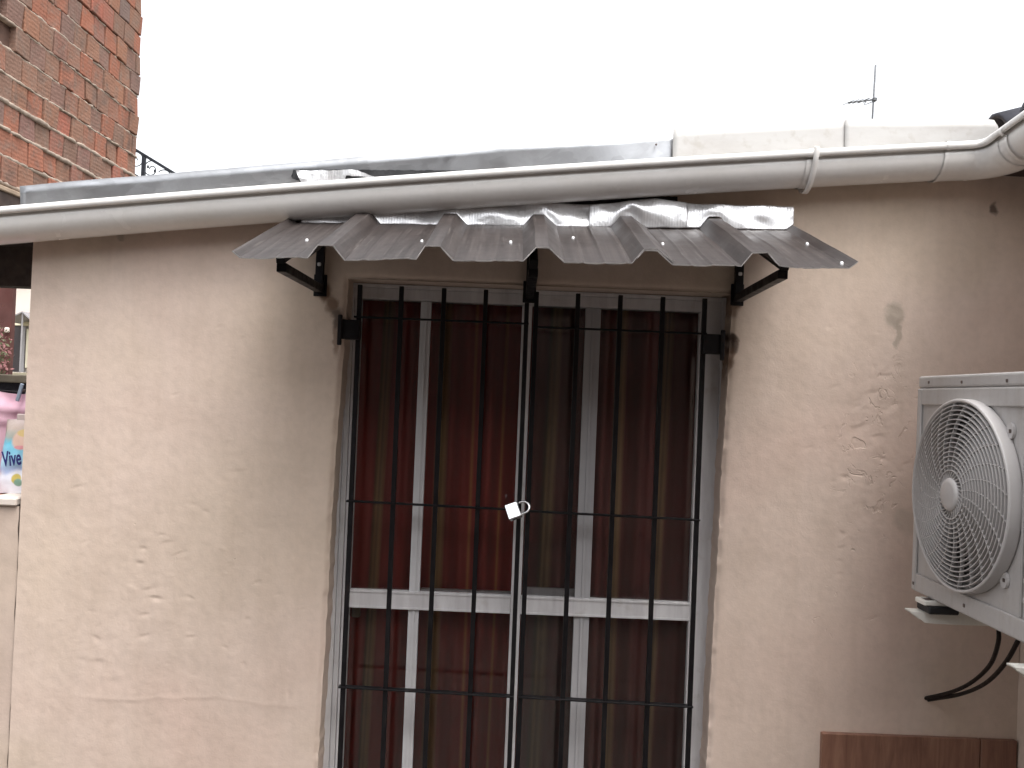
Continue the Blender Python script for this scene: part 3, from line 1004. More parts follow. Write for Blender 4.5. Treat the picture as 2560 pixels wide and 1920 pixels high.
def aw_sheet(name, x0, x1, dz, seed):
    xs = aw_xs(x0, x1)
    ny = 26
    V = []
    for j in range(ny):
        t_ = j / (ny - 1)
        for x in xs:
            y = YB + (YF - YB) * t_
            if j == ny - 1:
                y += 0.0025 * float(vnoise(x, 0, 34, seed)) + .0035 * float(vnoise(x, 0, 9, seed + 1))
            wavy = 0.0010 * float(vnoise(x * 3, y * 3, 3, seed + 2)) + 0.0022 * (t_ ** 3) * float(vnoise(x, 0, 17, seed + 3))
            lift = 0.006 * max(0, (x - (x1 - .03)) / .03) * (1 if dz > 0 else 0)
            flat = rib_h(x)
            if flat == 0.0 and -.59 < x < .71:
                flat = 0.0016 * max(0, math.cos(x * 2 * math.pi / 0.0475)) ** 6
            V.append((x + 0.002 * float(vnoise(y, x * 0.1, 8, seed + 4)), y, aw_z(x, y) + flat + wavy + dz + lift))
    o = mesh(name, V, [f[::-1] for f in grid_faces(len(xs), ny)], M['awning'], aw, False)
    o.data.materials.append(M['cutedge'])
    m_ = o.modifiers.new('thickness', 'SOLIDIFY'); m_.thickness = 0.0022; m_.offset = 1; m_.material_offset_rim = 1
    return o
s1 = aw_sheet('roof_sheet', -.618, .342, 0.0035, 151)
s2 = aw_sheet('roof_sheet', .262, .742, 0.0, 161)
for k, (x, y) in enumerate([(-.504, -.334), (-.230, -.325), (-.017, -.322), (.137, -.253), (.352, -.300), (.712, -.273), (.716, -.499)]):
    z = aw_z(x, y) + (0.0035 if x < .342 else 0)
    sc = mesh('screw', *[q for q in (lambda: (
        [(x + 0.0042 * math.cos(a) * q_, y + 0.0042 * math.sin(a) * q_, z + h_ - .357 * 0 + 0.358 * 0.0055 * math.sin(a) * q_) for q_, h_ in ((1, 0.002), (1, .006), (.6, .0085)) for a in [2 * math.pi * i / 8 for i in range(8)]],
        [(r_ * 8 + i, r_ * 8 + (i + 1) % 8, r_ * 8 + 8 + (i + 1) % 8, r_ * 8 + 8 + i) for r_ in range(2) for i in range(8)] + [tuple(16 + i for i in range(8))]))()], M['zincscrew'], aw, True)
for bx, zt, zb, yt in ((-.540, 1.928, 1.785, -.43), (.038, 1.945, 1.79, -.45), (.612, 1.962, 1.805, -.43)):
    br = bpy.data.objects.new('bracket', None); link(br, aw)
    wq = 0.021
    bar_between('wall_leg', (bx, -0.016, zb - .02), (bx, -0.016, zt), wq, wq, M['black'], br)
    def uz(y): return aw_z(bx, y) - 0.0175
    bar_between('rafter', (bx, -0.028, uz(-.028)), (bx, yt, uz(yt)), wq - .001, wq, M['black'], br)
    bar_between('strut', (bx, -0.026, zb - .010), (bx, yt + .012, uz(yt + .012) - 0.0215), wq + .0012, wq, M['black'], br)
    box('wall_plate', (bx - .018, -0.0055, zb - .03), (bx + .018, -0.001, zb + .03), M['black'], br, .001)
    box('bolt_head', (bx - .005, -0.031, zb + .05), (bx + .005, -0.0262, zb + .06), M['zincscrew'], br, .002)

# foil flashing between awning and wall
fo = thing('foil_strip', 'crumpled silver foil strip along the back of the awning', 'foil')
def foil_piece(x0, x1, seed, dy=0.0):
    n = int((x1 - x0) / 0.0045); nz_ = 22
    V = []
    for j in range(nz_):
        t_ = j / (nz_ - 1)
        for i in range(n):
            x = x0 + (x1 - x0) * i / (n - 1)
            ybot = YB - 0.030
            zb = aw_z(x, ybot) + rib_h(x) * 1.02 + 0.0045 + .0015 * float(vnoise(x, 0, 30, seed))
            zt = float(np.interp(x, [-.62, -.40, -.2, .05, .2, .37, .50, .65, .742], [1.985, 2.010, 2.020, 2.028, 2.030, 2.050, 2.044, 2.044, 2.042])) + .003 * float(vnoise(x, 1, 11, seed + 1))
            y = ybot + (0.020 - dy) * t_
            cr = 0.0125 * float(fbm(x, t_ * .10 + x * .35, 9, seed + 2, 2)) + .0012 * float(fbm(x, t_ * .06, 40, seed + 6, 2))
            cr *= (.25 + 1.1 * t_) if t_ < .8 else 1.1
            bul = -0.004 * math.sin(t_ * math.pi)
            V.append((x, min(y + cr + bul, -0.006), zb + (zt - zb) * t_))
    o = mesh('foil_sheet', V, grid_faces(n, nz_), M['foil'], fo, True)
    m_ = o.modifiers.new('thickness', 'SOLIDIFY'); m_.thickness = 0.001
foil_piece(-.585, .205, 171)
foil_piece(.190, .455, 181, 0.006)
foil_piece(.445, .742, 191, 0.002)

# ------------------------------------------------------------------ sliding door
dr = thing('sliding_door', 'white aluminium glazed double door behind the black bars', 'door')
DY = 0.082
ZB = GZ + 0.02
fr = bpy.data.objects.new('frame', None); link(fr, dr)
for x0, x1 in ((-.494, -.476), (.592, .612)):
    box('frame_post', (x0, DY - .004, ZB), (x1, DY + .075, 1.806), M['alu'], fr, .001)
for x0, x1 in ((-.4755, -.462), (.549, .5915)):
    box('frame_track', (x0, DY + .004, ZB), (x1, DY + .070, 1.800), M['alu'], fr, .001)
box('frame_head', (-.4755, DY, 1.795), (.5915, DY + .07, 1.8065), M['alu'], fr, .001)
box('frame_head', (-.4615, DY + .006, 1.764), (.5485, DY + .066, 1.7945), M['alu'], fr, .001)
box('threshold', (-.494, DY - .02, GZ), (.610, DY + .09, ZB), M['alu'], fr, .002)
RZ0, RZ1 = 0.880, 0.930
def leaf(x0, x1, lw, rw, yy, nm):
    lf = bpy.data.objects.new('leaf', None); link(lf, dr)
    box('stile', (x0, yy, ZB), (x0 + lw, yy + .028, 1.7635), M['alu'], lf, .0012)
    box('stile', (x1 - rw, yy, ZB), (x1, yy + .028, 1.7635), M['alu'], lf, .0012)
    box('mid_rail', (x0 + lw, yy - .0015, RZ0), (x1 - rw, yy + .028, RZ1), M['alu'], lf, .0015)
    box('rail_lip', (x0 + lw, yy - .004, RZ1 - .006), (x1 - rw, yy - .0018, RZ1 + .0005), M['alu'], lf, .0008)
    box('rail_lip', (x0 + lw, yy - .004, RZ0 - .0005), (x1 - rw, yy - .0018, RZ0 + .006), M['alu'], lf, .0008)
    box('bottom_rail', (x0 + lw, yy, ZB), (x1 - rw, yy + .028, ZB + .07), M['alu'], lf, .0012)
    for z0, z1 in ((RZ1, 1.7635), (ZB + .07, RZ0)):
        box('pane', (x0 + lw, yy + .020, z0), (x1 - rw, yy + .024, z1), M['glass'] if nm == 'l' else M['glass_hazy'], lf)
    return lf
leaf(-.4610, .0340, .020, .013, DY + .012, 'l')
leaf(.0345, .5480, .0155, .016, DY + .012, 'r')
# inner sliding leaves, seen through the glass
def inner(x0, x1, stile_x, sw, yy, mt):
    lf = bpy.data.objects.new('inner_leaf', None); link(lf, dr)
    box('stile', (stile_x - sw / 2, yy + .001, ZB), (stile_x + sw / 2, yy + (.014 if yy < DY + .03 else .022), 1.7635), mt, lf, .0012)
    box('stile_groove', (stile_x - .004, yy - .003, ZB), (stile_x + .004, yy - .0006, 1.7635), mt, lf, .0008)
    return lf
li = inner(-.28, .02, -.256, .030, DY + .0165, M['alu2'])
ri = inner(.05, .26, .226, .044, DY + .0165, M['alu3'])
box('mid_rail', (.056, DY + .050, .905), (.2055, DY + .068, .947), M['alu'], ri, .0015)
box('mid_rail', (-.2405, DY + .050, .890), (.020, DY + .068, .932), M['alu'], li, .0015)
box('curtain_fold', (-.440, DY + .060, .838), (-.416, DY + .072, .868), M['ledge'], li, .003)  # small box standing in for a folded bit of curtain
box('pane', (.056, DY + .057, .9475), (.2055, DY + .060, 1.763), M['glass'], ri)
box('pane', (.056, DY + .057, ZB), (.2055, DY + .060, .9045), M['glass'], ri)

def curtain(name, x0, x1, y, mat, label, seed, nwave):
    nx_, nz_ = 150, 30
    V = []
    uv = []
    for j in range(nz_):
        t_ = j / (nz_ - 1)
        for i in range(nx_):
            u = i / (nx_ - 1)
            x = x0 + (x1 - x0) * u
            ph = u * nwave * 2 * math.pi + 0.9 * math.sin(u * 7 + seed) + (1 - t_) * .5
            y_ = y + 0.024 * math.sin(ph) + 0.008 * math.sin(ph * 2.3 + seed) + .006 * math.sin(t_ * 5 + u * 9)
            V.append((x + (1 - t_) * 0.05 * math.sin(u * 9 + seed) * .35 - .012 * (1 - t_), y_, ZB + (1.785 - ZB) * t_))
    o = mesh(name, V, grid_faces(nx_, nz_), mat, None, True)
    ul = o.data.uv_layers.new(name='UVMap')
    for lp in o.data.loops:
        i = lp.vertex_index % nx_
        ul.data[lp.index].uv = (i / (nx_ - 1), (lp.vertex_index // nx_) / nz_)
    return tag(o, label, 'curtain')
curtain('curtain', -.60, .045, .190, M['curtainL'], 'bright red and gold striped curtain behind the left door leaf', 1.3, 4.3)
curtain('curtain', .035, .68, .200, M['curtainR'], 'dull maroon and gold striped curtain behind the right door leaf', 4.1, 4.6)

# ------------------------------------------------------------------ security grille: two leaves
def grille(label, xs, x0, x1, hinge_x, hs, dz):
    gr = thing('security_grille', label, 'grille', group='grille leaves on the door')
    W = 0.0125
    for k, x in enumerate(xs):
        top = 1.794 if not (k == len(xs) - 1 and hs < 0) else 1.765
        lean = random.uniform(-.0015, .0015)
        bar_between('bar', (x - lean, 0.020, ZB + .02), (x + lean, 0.020, top), W, W, M['black'], gr, .001)
    for z, tilt in ((1.700, 0), (1.1845, -.003), (0.670, -.004)):
        bar_between('crossbar', (x0, 0.0195, z + dz - tilt), (x1, 0.0195, z + dz + tilt), 0.021, 0.0046, M['black'], gr, .0006)
    a, b = sorted((hinge_x, hinge_x + hs * .055))
    box('hinge_block', (a, -0.006, 1.640), (b, .034, 1.694), M['black'], gr, .002)
    box('hinge_block', (a, -0.006, 0.02), (b, .034, 0.075), M['black'], gr, .002)
    ax = hinge_x + hs * .052
    box('hinge_pin', (ax - .006, -0.014, 1.622), (ax + .006, -.0065, 1.706), M['black'], gr, .002)
    return gr
XSL = [-.434, -.3165, -.199, -.0815, .034]
XSR = [.058, .1755, .293, .4105, .528]
grille('left leaf of the black iron security grille', XSL, -.446, .040, -.428, -1, 0.004)
grille('right leaf of the black iron security grille', XSR, .052, .536, .523, 1, -.004)

# padlock lying sideways across the two middle bars
pl = thing('padlock', 'small bright white padlock hanging on the middle bars', 'padlock')
Mp = Matrix.Translation((.018, -.012, 1.1855)) @ Matrix.Rotation(R(21.5), 4, 'Y').inverted() @ Matrix.Rotation(R(-24), 4, 'X') @ Matrix.Scale(1.12, 4)
b_ = box('lock_body', (-.0165, -.009, -.0205), (.0165, .009, .0205), M['lock'], pl, .003, 2)
b_.matrix_world = Mp
sh = []
for k in range(21):
    a = -math.pi / 2 + math.pi * k / 20
    sh.append((.0255 + .0155 * math.cos(a), 0, .0145 * math.sin(a) + .001))
sh = [(.010, 0, -.0135)] + sh + [(.0185, 0, .0155)]
s_ = tube('shackle', sh, .0028, M['lock'], pl, 8)
s_.matrix_world = Mp

# ------------------------------------------------------------------ air conditioner on the side wall
ac = thing('air_conditioner', 'grey white outdoor air conditioner unit with a round fan guard', 'air conditioner')
def A(u, v, w_=0.0):
    return Vector((1.03 - w_, -.212 - u, 1.056 + v))
AW, AH, AD = 0.78, 0.536, 0.255
FC = (0.253, 0.264); FR = 0.213
def abox(name, u0, u1, v0, v1, w0, w1, mat, parent, bev=.002, seg=1):
    a = A(u0, v0, w0); b = A(u1, v1, w1)
    return box(name, (min(a.x, b.x), min(a.y, b.y), min(a.z, b.z)), (max(a.x, b.x), max(a.y, b.y), max(a.z, b.z)), mat, parent, bev, seg)
# front panel with the round opening
angs = sorted(set([2 * math.pi * k / 96 for k in range(96)] + [math.atan2(cv - FC[1], cu - FC[0]) % (2 * math.pi) for cu in (0, AW) for cv in (0, AH - .03)]))
V, F = [], []
HR = FR - .010
for a in angs:
    c, s_ = math.cos(a), math.sin(a)
    ts = []
    if c > 1e-9: ts.append((AW - FC[0]) / c)
    if c < -1e-9: ts.append((0 - FC[0]) / c)
    if s_ > 1e-9: ts.append((AH - .03 - FC[1]) / s_)
    if s_ < -1e-9: ts.append((0 - FC[1]) / s_)
    t_ = min(ts)
    V += [A(FC[0] + c * HR, FC[1] + s_ * HR, -.10), A(FC[0] + c * HR, FC[1] + s_ * HR, 0), A(FC[0] + c * t_, FC[1] + s_ * t_, 0), A(FC[0] + c * t_, FC[1] + s_ * t_, -.006)]
n = len(angs)
for i in range(n):
    j = (i + 1) % n
    for k in range(3):
        F.append((i * 4 + k, j * 4 + k, j * 4 + k + 1, i * 4 + k + 1))
mesh('front_panel', V, F, M['ac'], ac)
ca = bpy.data.objects.new('casing', None); link(ca, ac)
abox('side_panel', 0.001, .004, .001, AH - .031, -.0065, -AD, M['ac'], ca, 0)
abox('side_panel', AW - .004, AW - .001, .001, AH - .031, -.0065, -AD, M['ac'], ca, 0)
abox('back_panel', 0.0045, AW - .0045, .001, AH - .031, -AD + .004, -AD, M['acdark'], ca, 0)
abox('base_tray', 0.0, AW, -.002, .0005, -.0005, -AD, M['ac'], ca, 0)
abox('top_cover', -.003, AW + .003, AH - .030, AH, .004, -AD - .002, M['ac'], ac, .006, 3)
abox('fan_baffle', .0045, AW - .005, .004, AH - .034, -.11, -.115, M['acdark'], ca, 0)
# pressed frame around the fan field: proud strips on the panel
for u0, u1, v0, v1 in ((.000, .020, .001, AH - .0315), (.0205, AW - .002, .001, .044), (.0205, AW - .002, AH - .072, AH - .0315), (.470, .4745, .0445, AH - .0725)):
    abox('pressed_edge', u0, u1, v0, v1, .0065, .0003, M['ac'], ac, .003, 2)
# louvres on the service side
lv = bpy.data.objects.new('louvre_panel', None); link(lv, ac)
for k in range(9):
    v0 = .075 + k * .0385
    abox('louvre', .485, .72, v0, v0 + .016, .010, .0003, M['ac'], lv, .005, 2)
# fan guard
gd = bpy.data.objects.new('fan_guard', None); link(gd, ac)
def gw(r_):
    return 0.030 + 0.014 * (1 - (r_ / FR) ** 2)
def ring_band(name, r0, r1, w0, w1, mat, n=72):
    V, F = [], []
    for i in range(n):
        a = 2 * math.pi * i / n
        for r_, w_ in ((r0, w0), (r1, w0), (r1, w1), (r0, w1)):
            V.append(A(FC[0] + r_ * math.cos(a), FC[1] + r_ * math.sin(a), w_))
    for i in range(n):
        j = (i + 1) % n
        for k in range(4):
            F.append((i * 4 + k, i * 4 + (k + 1) % 4, j * 4 + (k + 1) % 4, j * 4 + k))
    return mesh(name, V, F, mat, gd, False)
rim = ring_band('rim', FR - .006, FR + .002, .0008, .031, M['acguard'], 96)
bm_ = rim.modifiers.new('bevel', 'BEVEL'); bm_.width = .004; bm_.segments = 2; bm_.limit_method = 'ANGLE'
r_ = .0545
while r_ < FR - .008:
    ring_band('ring', r_ - .0010, r_ + .0010, gw(r_) - .009, gw(r_), M['acguard'])
    r_ += .0104
def spoke(name, ra, rb, a0, swirl, th=.0011, dep=.008):
    V, F = [], []
    N = 9
    for i in range(N):
        t_ = i / (N - 1)
        r_ = ra + (rb - ra) * t_
        a = a0 + swirl * t_ ** 1.3
        nx_, ny_ = -math.sin(a), math.cos(a)
        for s_, w_ in ((-1, 0), (1, 0), (1, -dep), (-1, -dep)):
            V.append(A(FC[0] + r_ * math.cos(a) + nx_ * th * s_, FC[1] + r_ * math.sin(a) + ny_ * th * s_, gw(r_) + w_ - .0016))
    for i in range(N - 1):
        for k in range(4):
            F.append((i * 4 + k, i * 4 + (k + 1) % 4, i * 4 + 4 + (k + 1) % 4, i * 4 + 4 + k))
    return mesh(name, V, F, M['acguard'], gd, False)
for k in range(24):
    spoke('spoke', .0555, FR - .008, 2 * math.pi * k / 24, -0.42)
for k in range(30):
    spoke('hub_spoke', .034, .0540, 2 * math.pi * k / 30, -.25, .0012, .010)
V, F = [], []
for q, w_ in ((.037, .030), (.037, gw(.0) - .001), (.034, gw(0) + .003), (.026, gw(0) + .0045), (.0, gw(0) + .005)):
    for i in range(40):
        a = 2 * math.pi * i / 40
        V.append(A(FC[0] + q * math.cos(a), FC[1] + q * math.sin(a), w_))
for j in range(4):
    for i in range(40):
        F.append((j * 40 + i, j * 40 + (i + 1) % 40, j * 40 + 40 + (i + 1) % 40, j * 40 + 40 + i))
mesh('hub_cap', V, F, M['acguard'], gd, True)
for a in (R(42), R(-44), R(138), R(-138)):
    cu, cv = FC[0] + (FR + .011) * math.cos(a), FC[1] + (FR + .011) * math.sin(a)
    V, F = [], []
    for w_ in (.0006, .007):
        for i in range(20):
            b = 2 * math.pi * i / 20
            V.append(A(cu + .013 * math.cos(b), cv + .017 * math.sin(b), w_ + (0 if w_ < .005 else 0)))
    F = [(i, (i + 1) % 20, 20 + (i + 1) % 20, 20 + i) for i in range(20)] + [tuple(20 + i for i in range(20))]
    mesh('lug', V, F, M['acguard'], gd, False)
    abox('lug_screw', cu - .001, cu + .007, cv - .004, cv + .004, .0072, .0086, M['screw'], gd, .001)
# fan behind the guard
fn = bpy.data.objects.new('fan', None); link(fn, ac)
for k in range(3):
    V, F = [], []
    for i in range(13):
        for j in range(5):
            a = 2 * math.pi * k / 3 + .4 + i / 12 * 1.55 + j * .10
            r_ = .045 + j / 4 * .150
            V.append(A(FC[0] + r_ * math.cos(a), FC[1] + r_ * math.sin(a), -.075 + .05 * i / 12))
    o = mesh('blade', V, grid_faces(5, 13), M['blade'], fn, True)
    m_ = o.modifiers.new('thickness', 'SOLIDIFY'); m_.thickness = .003
tube('fan_hub', [A(FC[0], FC[1], -.105), A(FC[0], FC[1], -.012)], .045, M['blade'], fn, 24)
# screws and the edge of the printed badge
for u, v in ((.055, AH - .016), (.215, AH - .018), (.40, AH - .018)):
    abox('screw', u - .0035, u + .0035, v - .0035, v + .0035, .0062, .0042, M['screw'], ac, .001)
for u, v in ((.014, .018), (.262, .020), (.52, .020)):
    abox('screw', u - .004, u + .004, v - .004, v + .004, .0085, .0066, M['screw'], ac, .001)
tube('badge_mark', [A(.492 - .014 * math.sin(R(q)) + .014, .395 + .022 * math.cos(R(q)), .0018) for q in range(15, 170, 12)], .0022, M['screw'], ac, 6)
abox('badge_plate', .474, .56, .420, .438, .003, .0004, M['whitebr'], ac, .001)
# feet
for u0 in (.075, .535):
    ft = abox('foot', u0, u0 + .05, -.014, -.0022, .030, -.30, M['whitebr'], ac, .002)
    abox('foot_slot', u0 + .014, u0 + .040, -.0135, -.0015, .0225, .002, M['screw'], ac, .001)
    abox('rubber_pad', u0 - .008, u0 + .058, -.032, -.0143, .022, -.05, M['rubber'], ac, .003)
# wall brackets that carry it
for u0, lab in ((.070, 'white steel bracket arm under the far end of the air conditioner'), (.515, 'white steel bracket arm at the right edge under the air conditioner')):
    wb = thing('wall_bracket', lab, 'bracket')
    zt = 1.056 - .0325
    a = A(u0, 0, 0).y; b = A(u0 + .034, 0, 0).y
    V = []
    # folded channel, cut to a nose at its free end
    secs = [(0.978, -.004), (0.990, -.010), (1.012, -.026), (1.04, -.028), (XR - .002, -.028)]
    for x, dz in secs:
        V += [(x, a, zt), (x, b, zt), (x, b, zt + dz), (x, b + .002, zt + dz), (x, b + .0022, zt - .002), (x, a - .0022, zt - .002), (x, a - .002, zt + dz), (x, a, zt + dz)]
    F = []
    for i in range(len(secs) - 1):
        for k in range(8):
            F.append((i * 8 + k, i * 8 + (k + 1) % 8, i * 8 + 8 + (k + 1) % 8, i * 8 + 8 + k))
    F += [tuple(range(8)), tuple(range(len(secs) * 8 - 1, len(secs) * 8 - 9, -1))]
    mesh('arm', V, F, M['whitebr'], wb)
    box('upright', (XR - .012, b + .003, zt - .30), (XR - .003, a - .003, zt - .036), M['whitebr'], wb, .001)
# cables from the unit into the wall
cb = thing('cable_pair', 'two dark cables looping from the air conditioner down into the wall', 'cable')
tube('cable', bez([A(.262, .01, -.075), (1.105, -.468, 1.03), (1.112, -.455, .991), (1.148, -.36, .916), (1.172, -.24, .839), (1.182, -.12, .774), (1.172, .01, .712)], 14), .0050, M['cable'], cb, 8)
tube('cable', bez([A(.362, .01, -.07), (1.094, -.565, 1.029), (1.124, -.46, .945), (1.164, -.31, .856), (1.188, -.15, .778), (1.180, .01, .708)], 14), .0050, M['cable'], cb, 8)

# ------------------------------------------------------------------ brick building on the left
bb = thing('brick_building', 'tall unplastered building of bare hollow red bricks', 'building')
BX = -3.40
PZ, PY = 0.178, 0.196
Y0, Y1 = 2.75, 5.365
Z0 = 2.768
rowsN = 16
bms = []
for vi in range(5):
    bm = bmesh.new()
    L_, H_, T_ = PY - .013, PZ - .014, 0.10
    h = [L_ / 2, H_ / 2]
    rr = random.Random(60 + vi)
    vs_ = []
    for x in (-T_, 0):
        for (sy_, sz_) in ((-1, -1), (1, -1), (1, 1), (-1, 1)):
            j = 0.005 if x == 0 else 0
            vs_.append(bm.verts.new((x + rr.uniform(-j, j), sy_ * h[0] + rr.uniform(-j, j), sz_ * h[1] + rr.uniform(-j, j))))
    for f in BOXF:
        bm.faces.new([vs_[i] for i in f])
    bmesh.ops.recalc_face_normals(bm, faces=bm.faces)
    es = [e for e in bm.edges if all(v.co.x > -0.05 for v in e.verts)]
    bmesh.ops.bevel(bm, geom=es, offset=.005, segments=1, affect='EDGES')
    if vi == 4:
        for v in bm.verts:
            if v.co.y < -h[0] * .6 and v.co.z < -h[1] * .6:
                v.co.y += .018; v.co.z += .026
    me = bpy.data.meshes.new('brick'); bm.to_mesh(me); bm.free(); me.materials.append(M['brick'])
    bms.append(me)
bw = bpy.data.objects.new('brick_wall', None); link(bw, bb)
for r_ in range(rowsN):
    zc = Z0 + PZ * (r_ + .5)
    offy = (r_ % 2) * PY / 2 + random.uniform(-.012, .012)
    k = 0
    y = Y0 + offy - PY
    while y < Y1 - .02:
        y0, y1 = max(y, Y0), min(y + PY, Y1)
        y += PY
        if y1 - y0 < 0.05:
            continue
        yc = (y0 + y1) / 2
        if abs(yc - 3.24) < .12 and abs(zc - 3.83) < .1:
            continue                                       # a missing brick
        vi = 4 if random.random() < .03 else random.randrange(4)
        o = bpy.data.objects.new('brick', bms[vi]); link(o, bw)
        o.location = (BX + random.uniform(-.010, .010), yc + random.uniform(-.004, .004), zc + random.uniform(-.004, .004))
        o.scale = (1, (y1 - y0) / PY, 1)
        o.rotation_euler = (random.uniform(-.02, .02), random.uniform(-.02, .02), random.uniform(-.03, .03))
    # bed joint under the course: proud and pale low down, recessed higher up
    n = 70
    ys = np.linspace(Y0, Y1, n)
    pr = (0.010 if r_ < 5 else (-.004 if r_ < 8 else -.016)) + random.uniform(-.004, .004)
    zz = Z0 + PZ * r_
    V = []
    for yq in ys:
        q = BX + pr + .010 * float(vnoise(yq, r_, 22, 201)) + .006 * float(vnoise(yq, r_, 60, 205))
        hh = .010 + .005 * float(vnoise(yq, r_ + .5, 18, 207)) + (.005 if r_ < 4 else 0)
        V += [(BX - .09, yq, zz - .007), (q - .006, yq, zz - hh), (q, yq, zz), (q - .004, yq, zz + hh * .8), (BX - .09, yq, zz + .007)]
    F = [(i * 5 + k, i * 5 + k + 1, i * 5 + 6 + k, i * 5 + 5 + k) for i in range(n - 1) for k in range(4)]
    mesh('mortar_bed', V, F, M['mortar'], bw, True)
box('wall_core', (BX - .25, Y0, Z0 + .001), (BX - .045, Y1 - .004, Z0 + PZ * rowsN), M['core'], bb)
box('end_wall', (BX - 5, Y1 - .12, Z0 + .001), (BX - .2505, Y1 - .004, Z0 + PZ * rowsN), M['core'], bb)
box('floor_slab', (BX - 5, Y0 - .4, Z0 - .058), (BX + .03, Y1 + .03, Z0 - .025), M['slab'], bb, .006)
box('porch_ceiling', (BX - 5, Y0 - .4, Z0 - .16), (BX + .012, Y1, Z0 - .0585), M['woodceil'], bb)
box('beam', (BX - 5, Y1 - .25, 2.27), (BX + .02, Y1 - .05, Z0 - .1605), M['woodceil'], bb)
box('beam', (BX - 5, Y0 - .4, 2.33), (BX + .02, Y0 - .2, Z0 - .1605), M['woodceil'], bb)
box('post', (BX - 2.2, Y0 - .4, GZ), (BX - 2.0, Y0 - .2, 2.329), M['woodceil'], bb)
box('post', (BX - 2.2, Y1 - .25, GZ), (BX - 2.0, Y1 - .05, 2.269), M['woodceil'], bb)
box('post', (BX + .60 - .75, Y1 - .25, GZ), (BX + .60 - .59, Y1 - .05, 2.269), M['woodceil'], bb)
box('post', (BX + .60 - .75, Y0 - .4, GZ), (BX + .60 - .59, Y0 - .2, 2.329), M['woodceil'], bb)

rl = thing('stair_railing', 'dark iron stair railing sloping down beside the brick building', 'railing')
k_ = 8.95 / 8.95
bar_between('handrail', (-4.55, 6.5, 4.20), (-3.10, 6.5, 3.395), .030, .030, M['railing'], rl, .003)
for x, zt in ((-3.815, 3.785), (-4.25, 4.02), (-3.38, 3.54)):
    bar_between('post', (x, 6.5, zt - .75), (x, 6.5, zt), .040, .030, M['railing'], rl, .003)
bar_between('bottom_rail', (-4.55, 6.5, 3.95), (-3.10, 6.5, 3.145), .022, .022, M['railing'], rl, .002)
def scroll(cx, cz, s_, flip):
    return [(cx + flip * s_ * (.08 + .10 * q) * math.cos(q * 2.2), 6.5, cz + s_ * (.08 + .10 * q) * math.sin(q * 2.2)) for q in [i * .12 for i in range(34)]]
for cx, cz, s_, fl_ in ((-3.90, 3.735, .20, 1), (-3.735, 3.65, .20, -1), (-3.60, 3.575, .17, 1), (-4.02, 3.83, .17, -1)):
    tube('scroll', scroll(cx, cz, s_, fl_), .0055, M['railing'], rl, 5)
for x, z in ((-3.78, 3.66), (-3.71, 3.62), (-3.92, 3.70)):
    box('leaf_motif', (x, 6.492, z), (x + .018, 6.508, z + .03), M['railing'], rl, .004)
box('stair_string', (-4.6, 6.45, 2.2), (-3.05, 6.9, 3.1), M['slab'], rl)

# ------------------------------------------------------------------ far things in the gap at the left
bwl = thing('boundary_wall', 'boundary wall coloured as porch shade, with a pale ledge beyond the low wall', 'wall')
box('wall_body', (-9, 6.05, GZ), (-3.6, 6.25, 1.44), M['shadewall'], bwl)
box('ledge', (-9, 5.98, 1.4405), (-3.6, 6.32, 1.517), M['ledge'], bwl, .01)
fh = thing('far_house', 'distant pale house with a dark door under a small grey porch roof', 'house')
HY0 = 36.95
box('wall', (-27, HY0 + 1.2, 0.2), (-16, HY0 + 6, 6.6), M['pale'], fh)
mesh('roof', [(-27.4, HY0 + .8, 6.5), (-15.6, HY0 + .8, 6.5), (-15.6, HY0 + 6.4, 6.5), (-27.4, HY0 + 6.4, 6.5), (-27.4, HY0 + 3.6, 8.2), (-15.6, HY0 + 3.6, 8.2)],
     [(0, 1, 5, 4), (2, 3, 4, 5), (0, 4, 3), (1, 2, 5)], M['greyroof'], fh)
dd = box('door', (-23.05, HY0 + 1.05, 1.70), (-22.40, HY0 + 1.19, 3.82), M['fardoor'], fh, .02)
box('door_frame', (-22.395, HY0 + 1.0, 1.70), (-22.27, HY0 + 1.19, 3.80), M['greyroof'], fh, .01)
box('door_header', (-23.1, HY0 + 1.0, 3.83), (-21.9, HY0 + 1.19, 4.02), M['cream'], fh, .01)
box('shutter', (-22.22, HY0 + 1.0, 1.9), (-21.7, HY0 + 1.19, 3.7), M['cream'], fh, .02)
box('step', (-23.6, HY0 - .3, 1.45), (-21.6, HY0 + 1.19, 1.695), M['pale'], fh, .02)
pr_ = mesh('porch_roof', [(-22.5, HY0 - .4, 3.96), (-21.68, HY0 - .4, 4.38), (-21.2, HY0 - .4, 4.0), (-22.5, HY0 + 1.19, 3.96), (-21.68, HY0 + 1.19, 4.38), (-21.2, HY0 + 1.19, 4.0)],
     [(0, 1, 4, 3), (1, 2, 5, 4)], M['greyroof'], fh)
pr_.modifiers.new('thickness', 'SOLIDIFY').thickness = .06
box('porch_post', (-21.72, HY0 - .35, 1.70), (-21.66, HY0 - .29, 4.30), M['greyroof'], fh, .01)
rh = thing('red_wall', 'dark red garden wall beyond the low wall', 'wall')
box('wall', (-17, 20.0, GZ), (-12.73, 20.15, 3.9), M['redwall'], rh)
box('coping', (-17.05, 19.95, 3.905), (-12.70, 20.2, 4.0), M['greyroof'], rh, .02)
box('wall_lamp_box', (-12.86, 19.9, 2.60), (-12.76, 19.998, 2.73), M['pale'], rh, .02)
sh_ = thing('flowering_shrub', 'pinkish flowering shrub in front of the dark red wall', 'shrub')
V, F, V2, F2 = [], [], [], []
rr = random.Random(3)
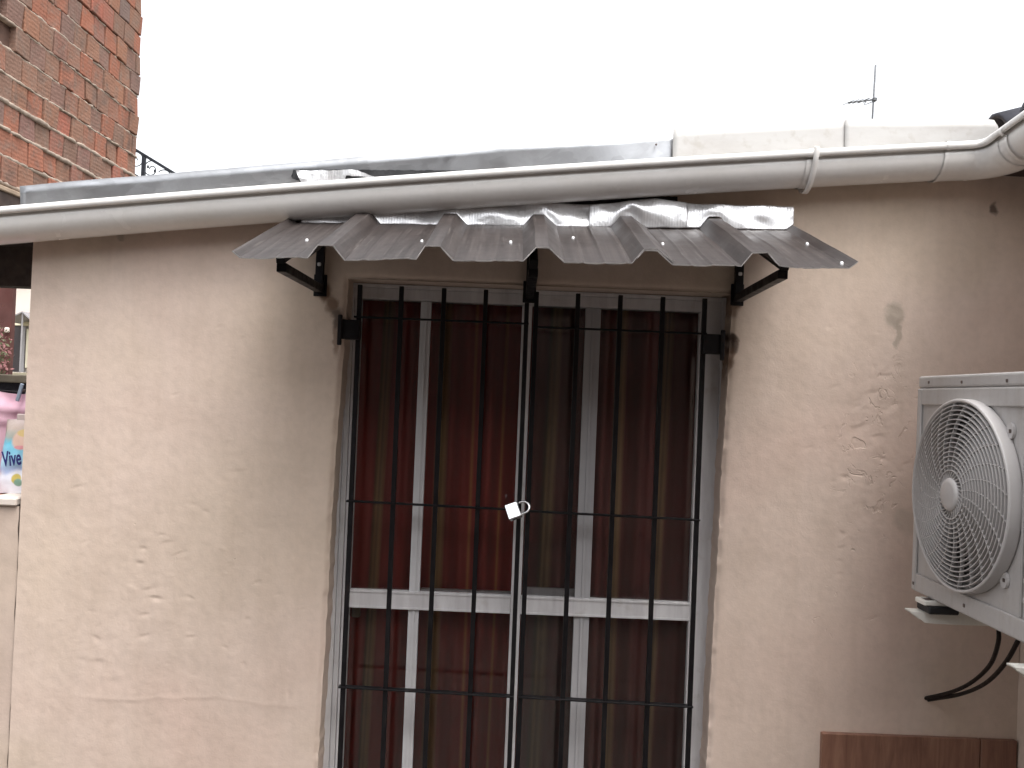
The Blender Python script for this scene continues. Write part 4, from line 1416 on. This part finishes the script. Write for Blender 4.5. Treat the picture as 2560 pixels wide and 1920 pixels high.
for k in range(700):
    c = Vector((-12.72 + rr.gauss(0, .12), 19.3 + rr.gauss(0, .2), 1.85 + rr.gauss(0, .42)))
    a = Vector((rr.uniform(-1, 1), rr.uniform(-1, 1), rr.uniform(-1, 1))).normalized()
    b = a.orthogonal().normalized()
    s_ = rr.uniform(.03, .075)
    TV, TF = (V, F) if rr.random() < .55 else (V2, F2)
    i0 = len(TV)
    TV += [c - a * s_, c + b * s_ * .5, c + a * s_, c - b * s_ * .5]
    TF.append((i0, i0 + 1, i0 + 2, i0 + 3))
mesh('blossoms', V, F, M['leafpink'], sh_)
mesh('foliage', V2, F2, M['leafgreen'], sh_)
tube('stem', [(-12.72, 19.3, GZ), (-12.74, 19.32, .8), (-12.74, 19.28, 1.9)], [.05, .04, .02], M['leafgreen'], sh_, 6)

# ------------------------------------------------------------------ antenna beyond the roof
an = thing('tv_antenna', 'thin television aerial mast with a small yagi boom above the white flashing', 'antenna')
AYY = 12.0
tube('mast', [(5.70, AYY, GZ), (5.719, AYY, 6.25), (5.742, AYY, 7.16)], .016, M['antenna'], an, 8)
tube('boom', [(5.31, AYY, 6.525), (5.765, AYY, 6.595)], .0115, M['antenna'], an, 6)
for k, x in enumerate((5.325, 5.40, 5.475, 5.55, 5.575, 5.655)):
    z = 6.525 + (x - 5.31) * .154
    tube('element', [(x + .012, AYY - .22, z - .03), (x - .012, AYY + .22, z + .035)], .0055, M['antenna'], an, 5)
tube('dipole', [(5.60, AYY - .02, 6.555), (5.575, AYY, 6.50), (5.62, AYY, 6.515), (5.72, AYY, 6.56)], .007, M['antenna'], an, 6)
box('clamp', (5.715, AYY - .04, 6.565), (5.775, AYY + .04, 6.62), M['antenna'], an, .008)

# ------------------------------------------------------------------ unseen wall behind the viewpoint, shaped to limit sky light and bounce
yw = thing('unseen_yard_wall', 'unseen wall opposite the house, sized and darkened to shape light and reflections', 'wall')
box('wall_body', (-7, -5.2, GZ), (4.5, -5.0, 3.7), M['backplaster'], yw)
box('coping', (-7, -5.26, 3.702), (4.5, -4.94, 3.76), M['slab'], yw, .01)
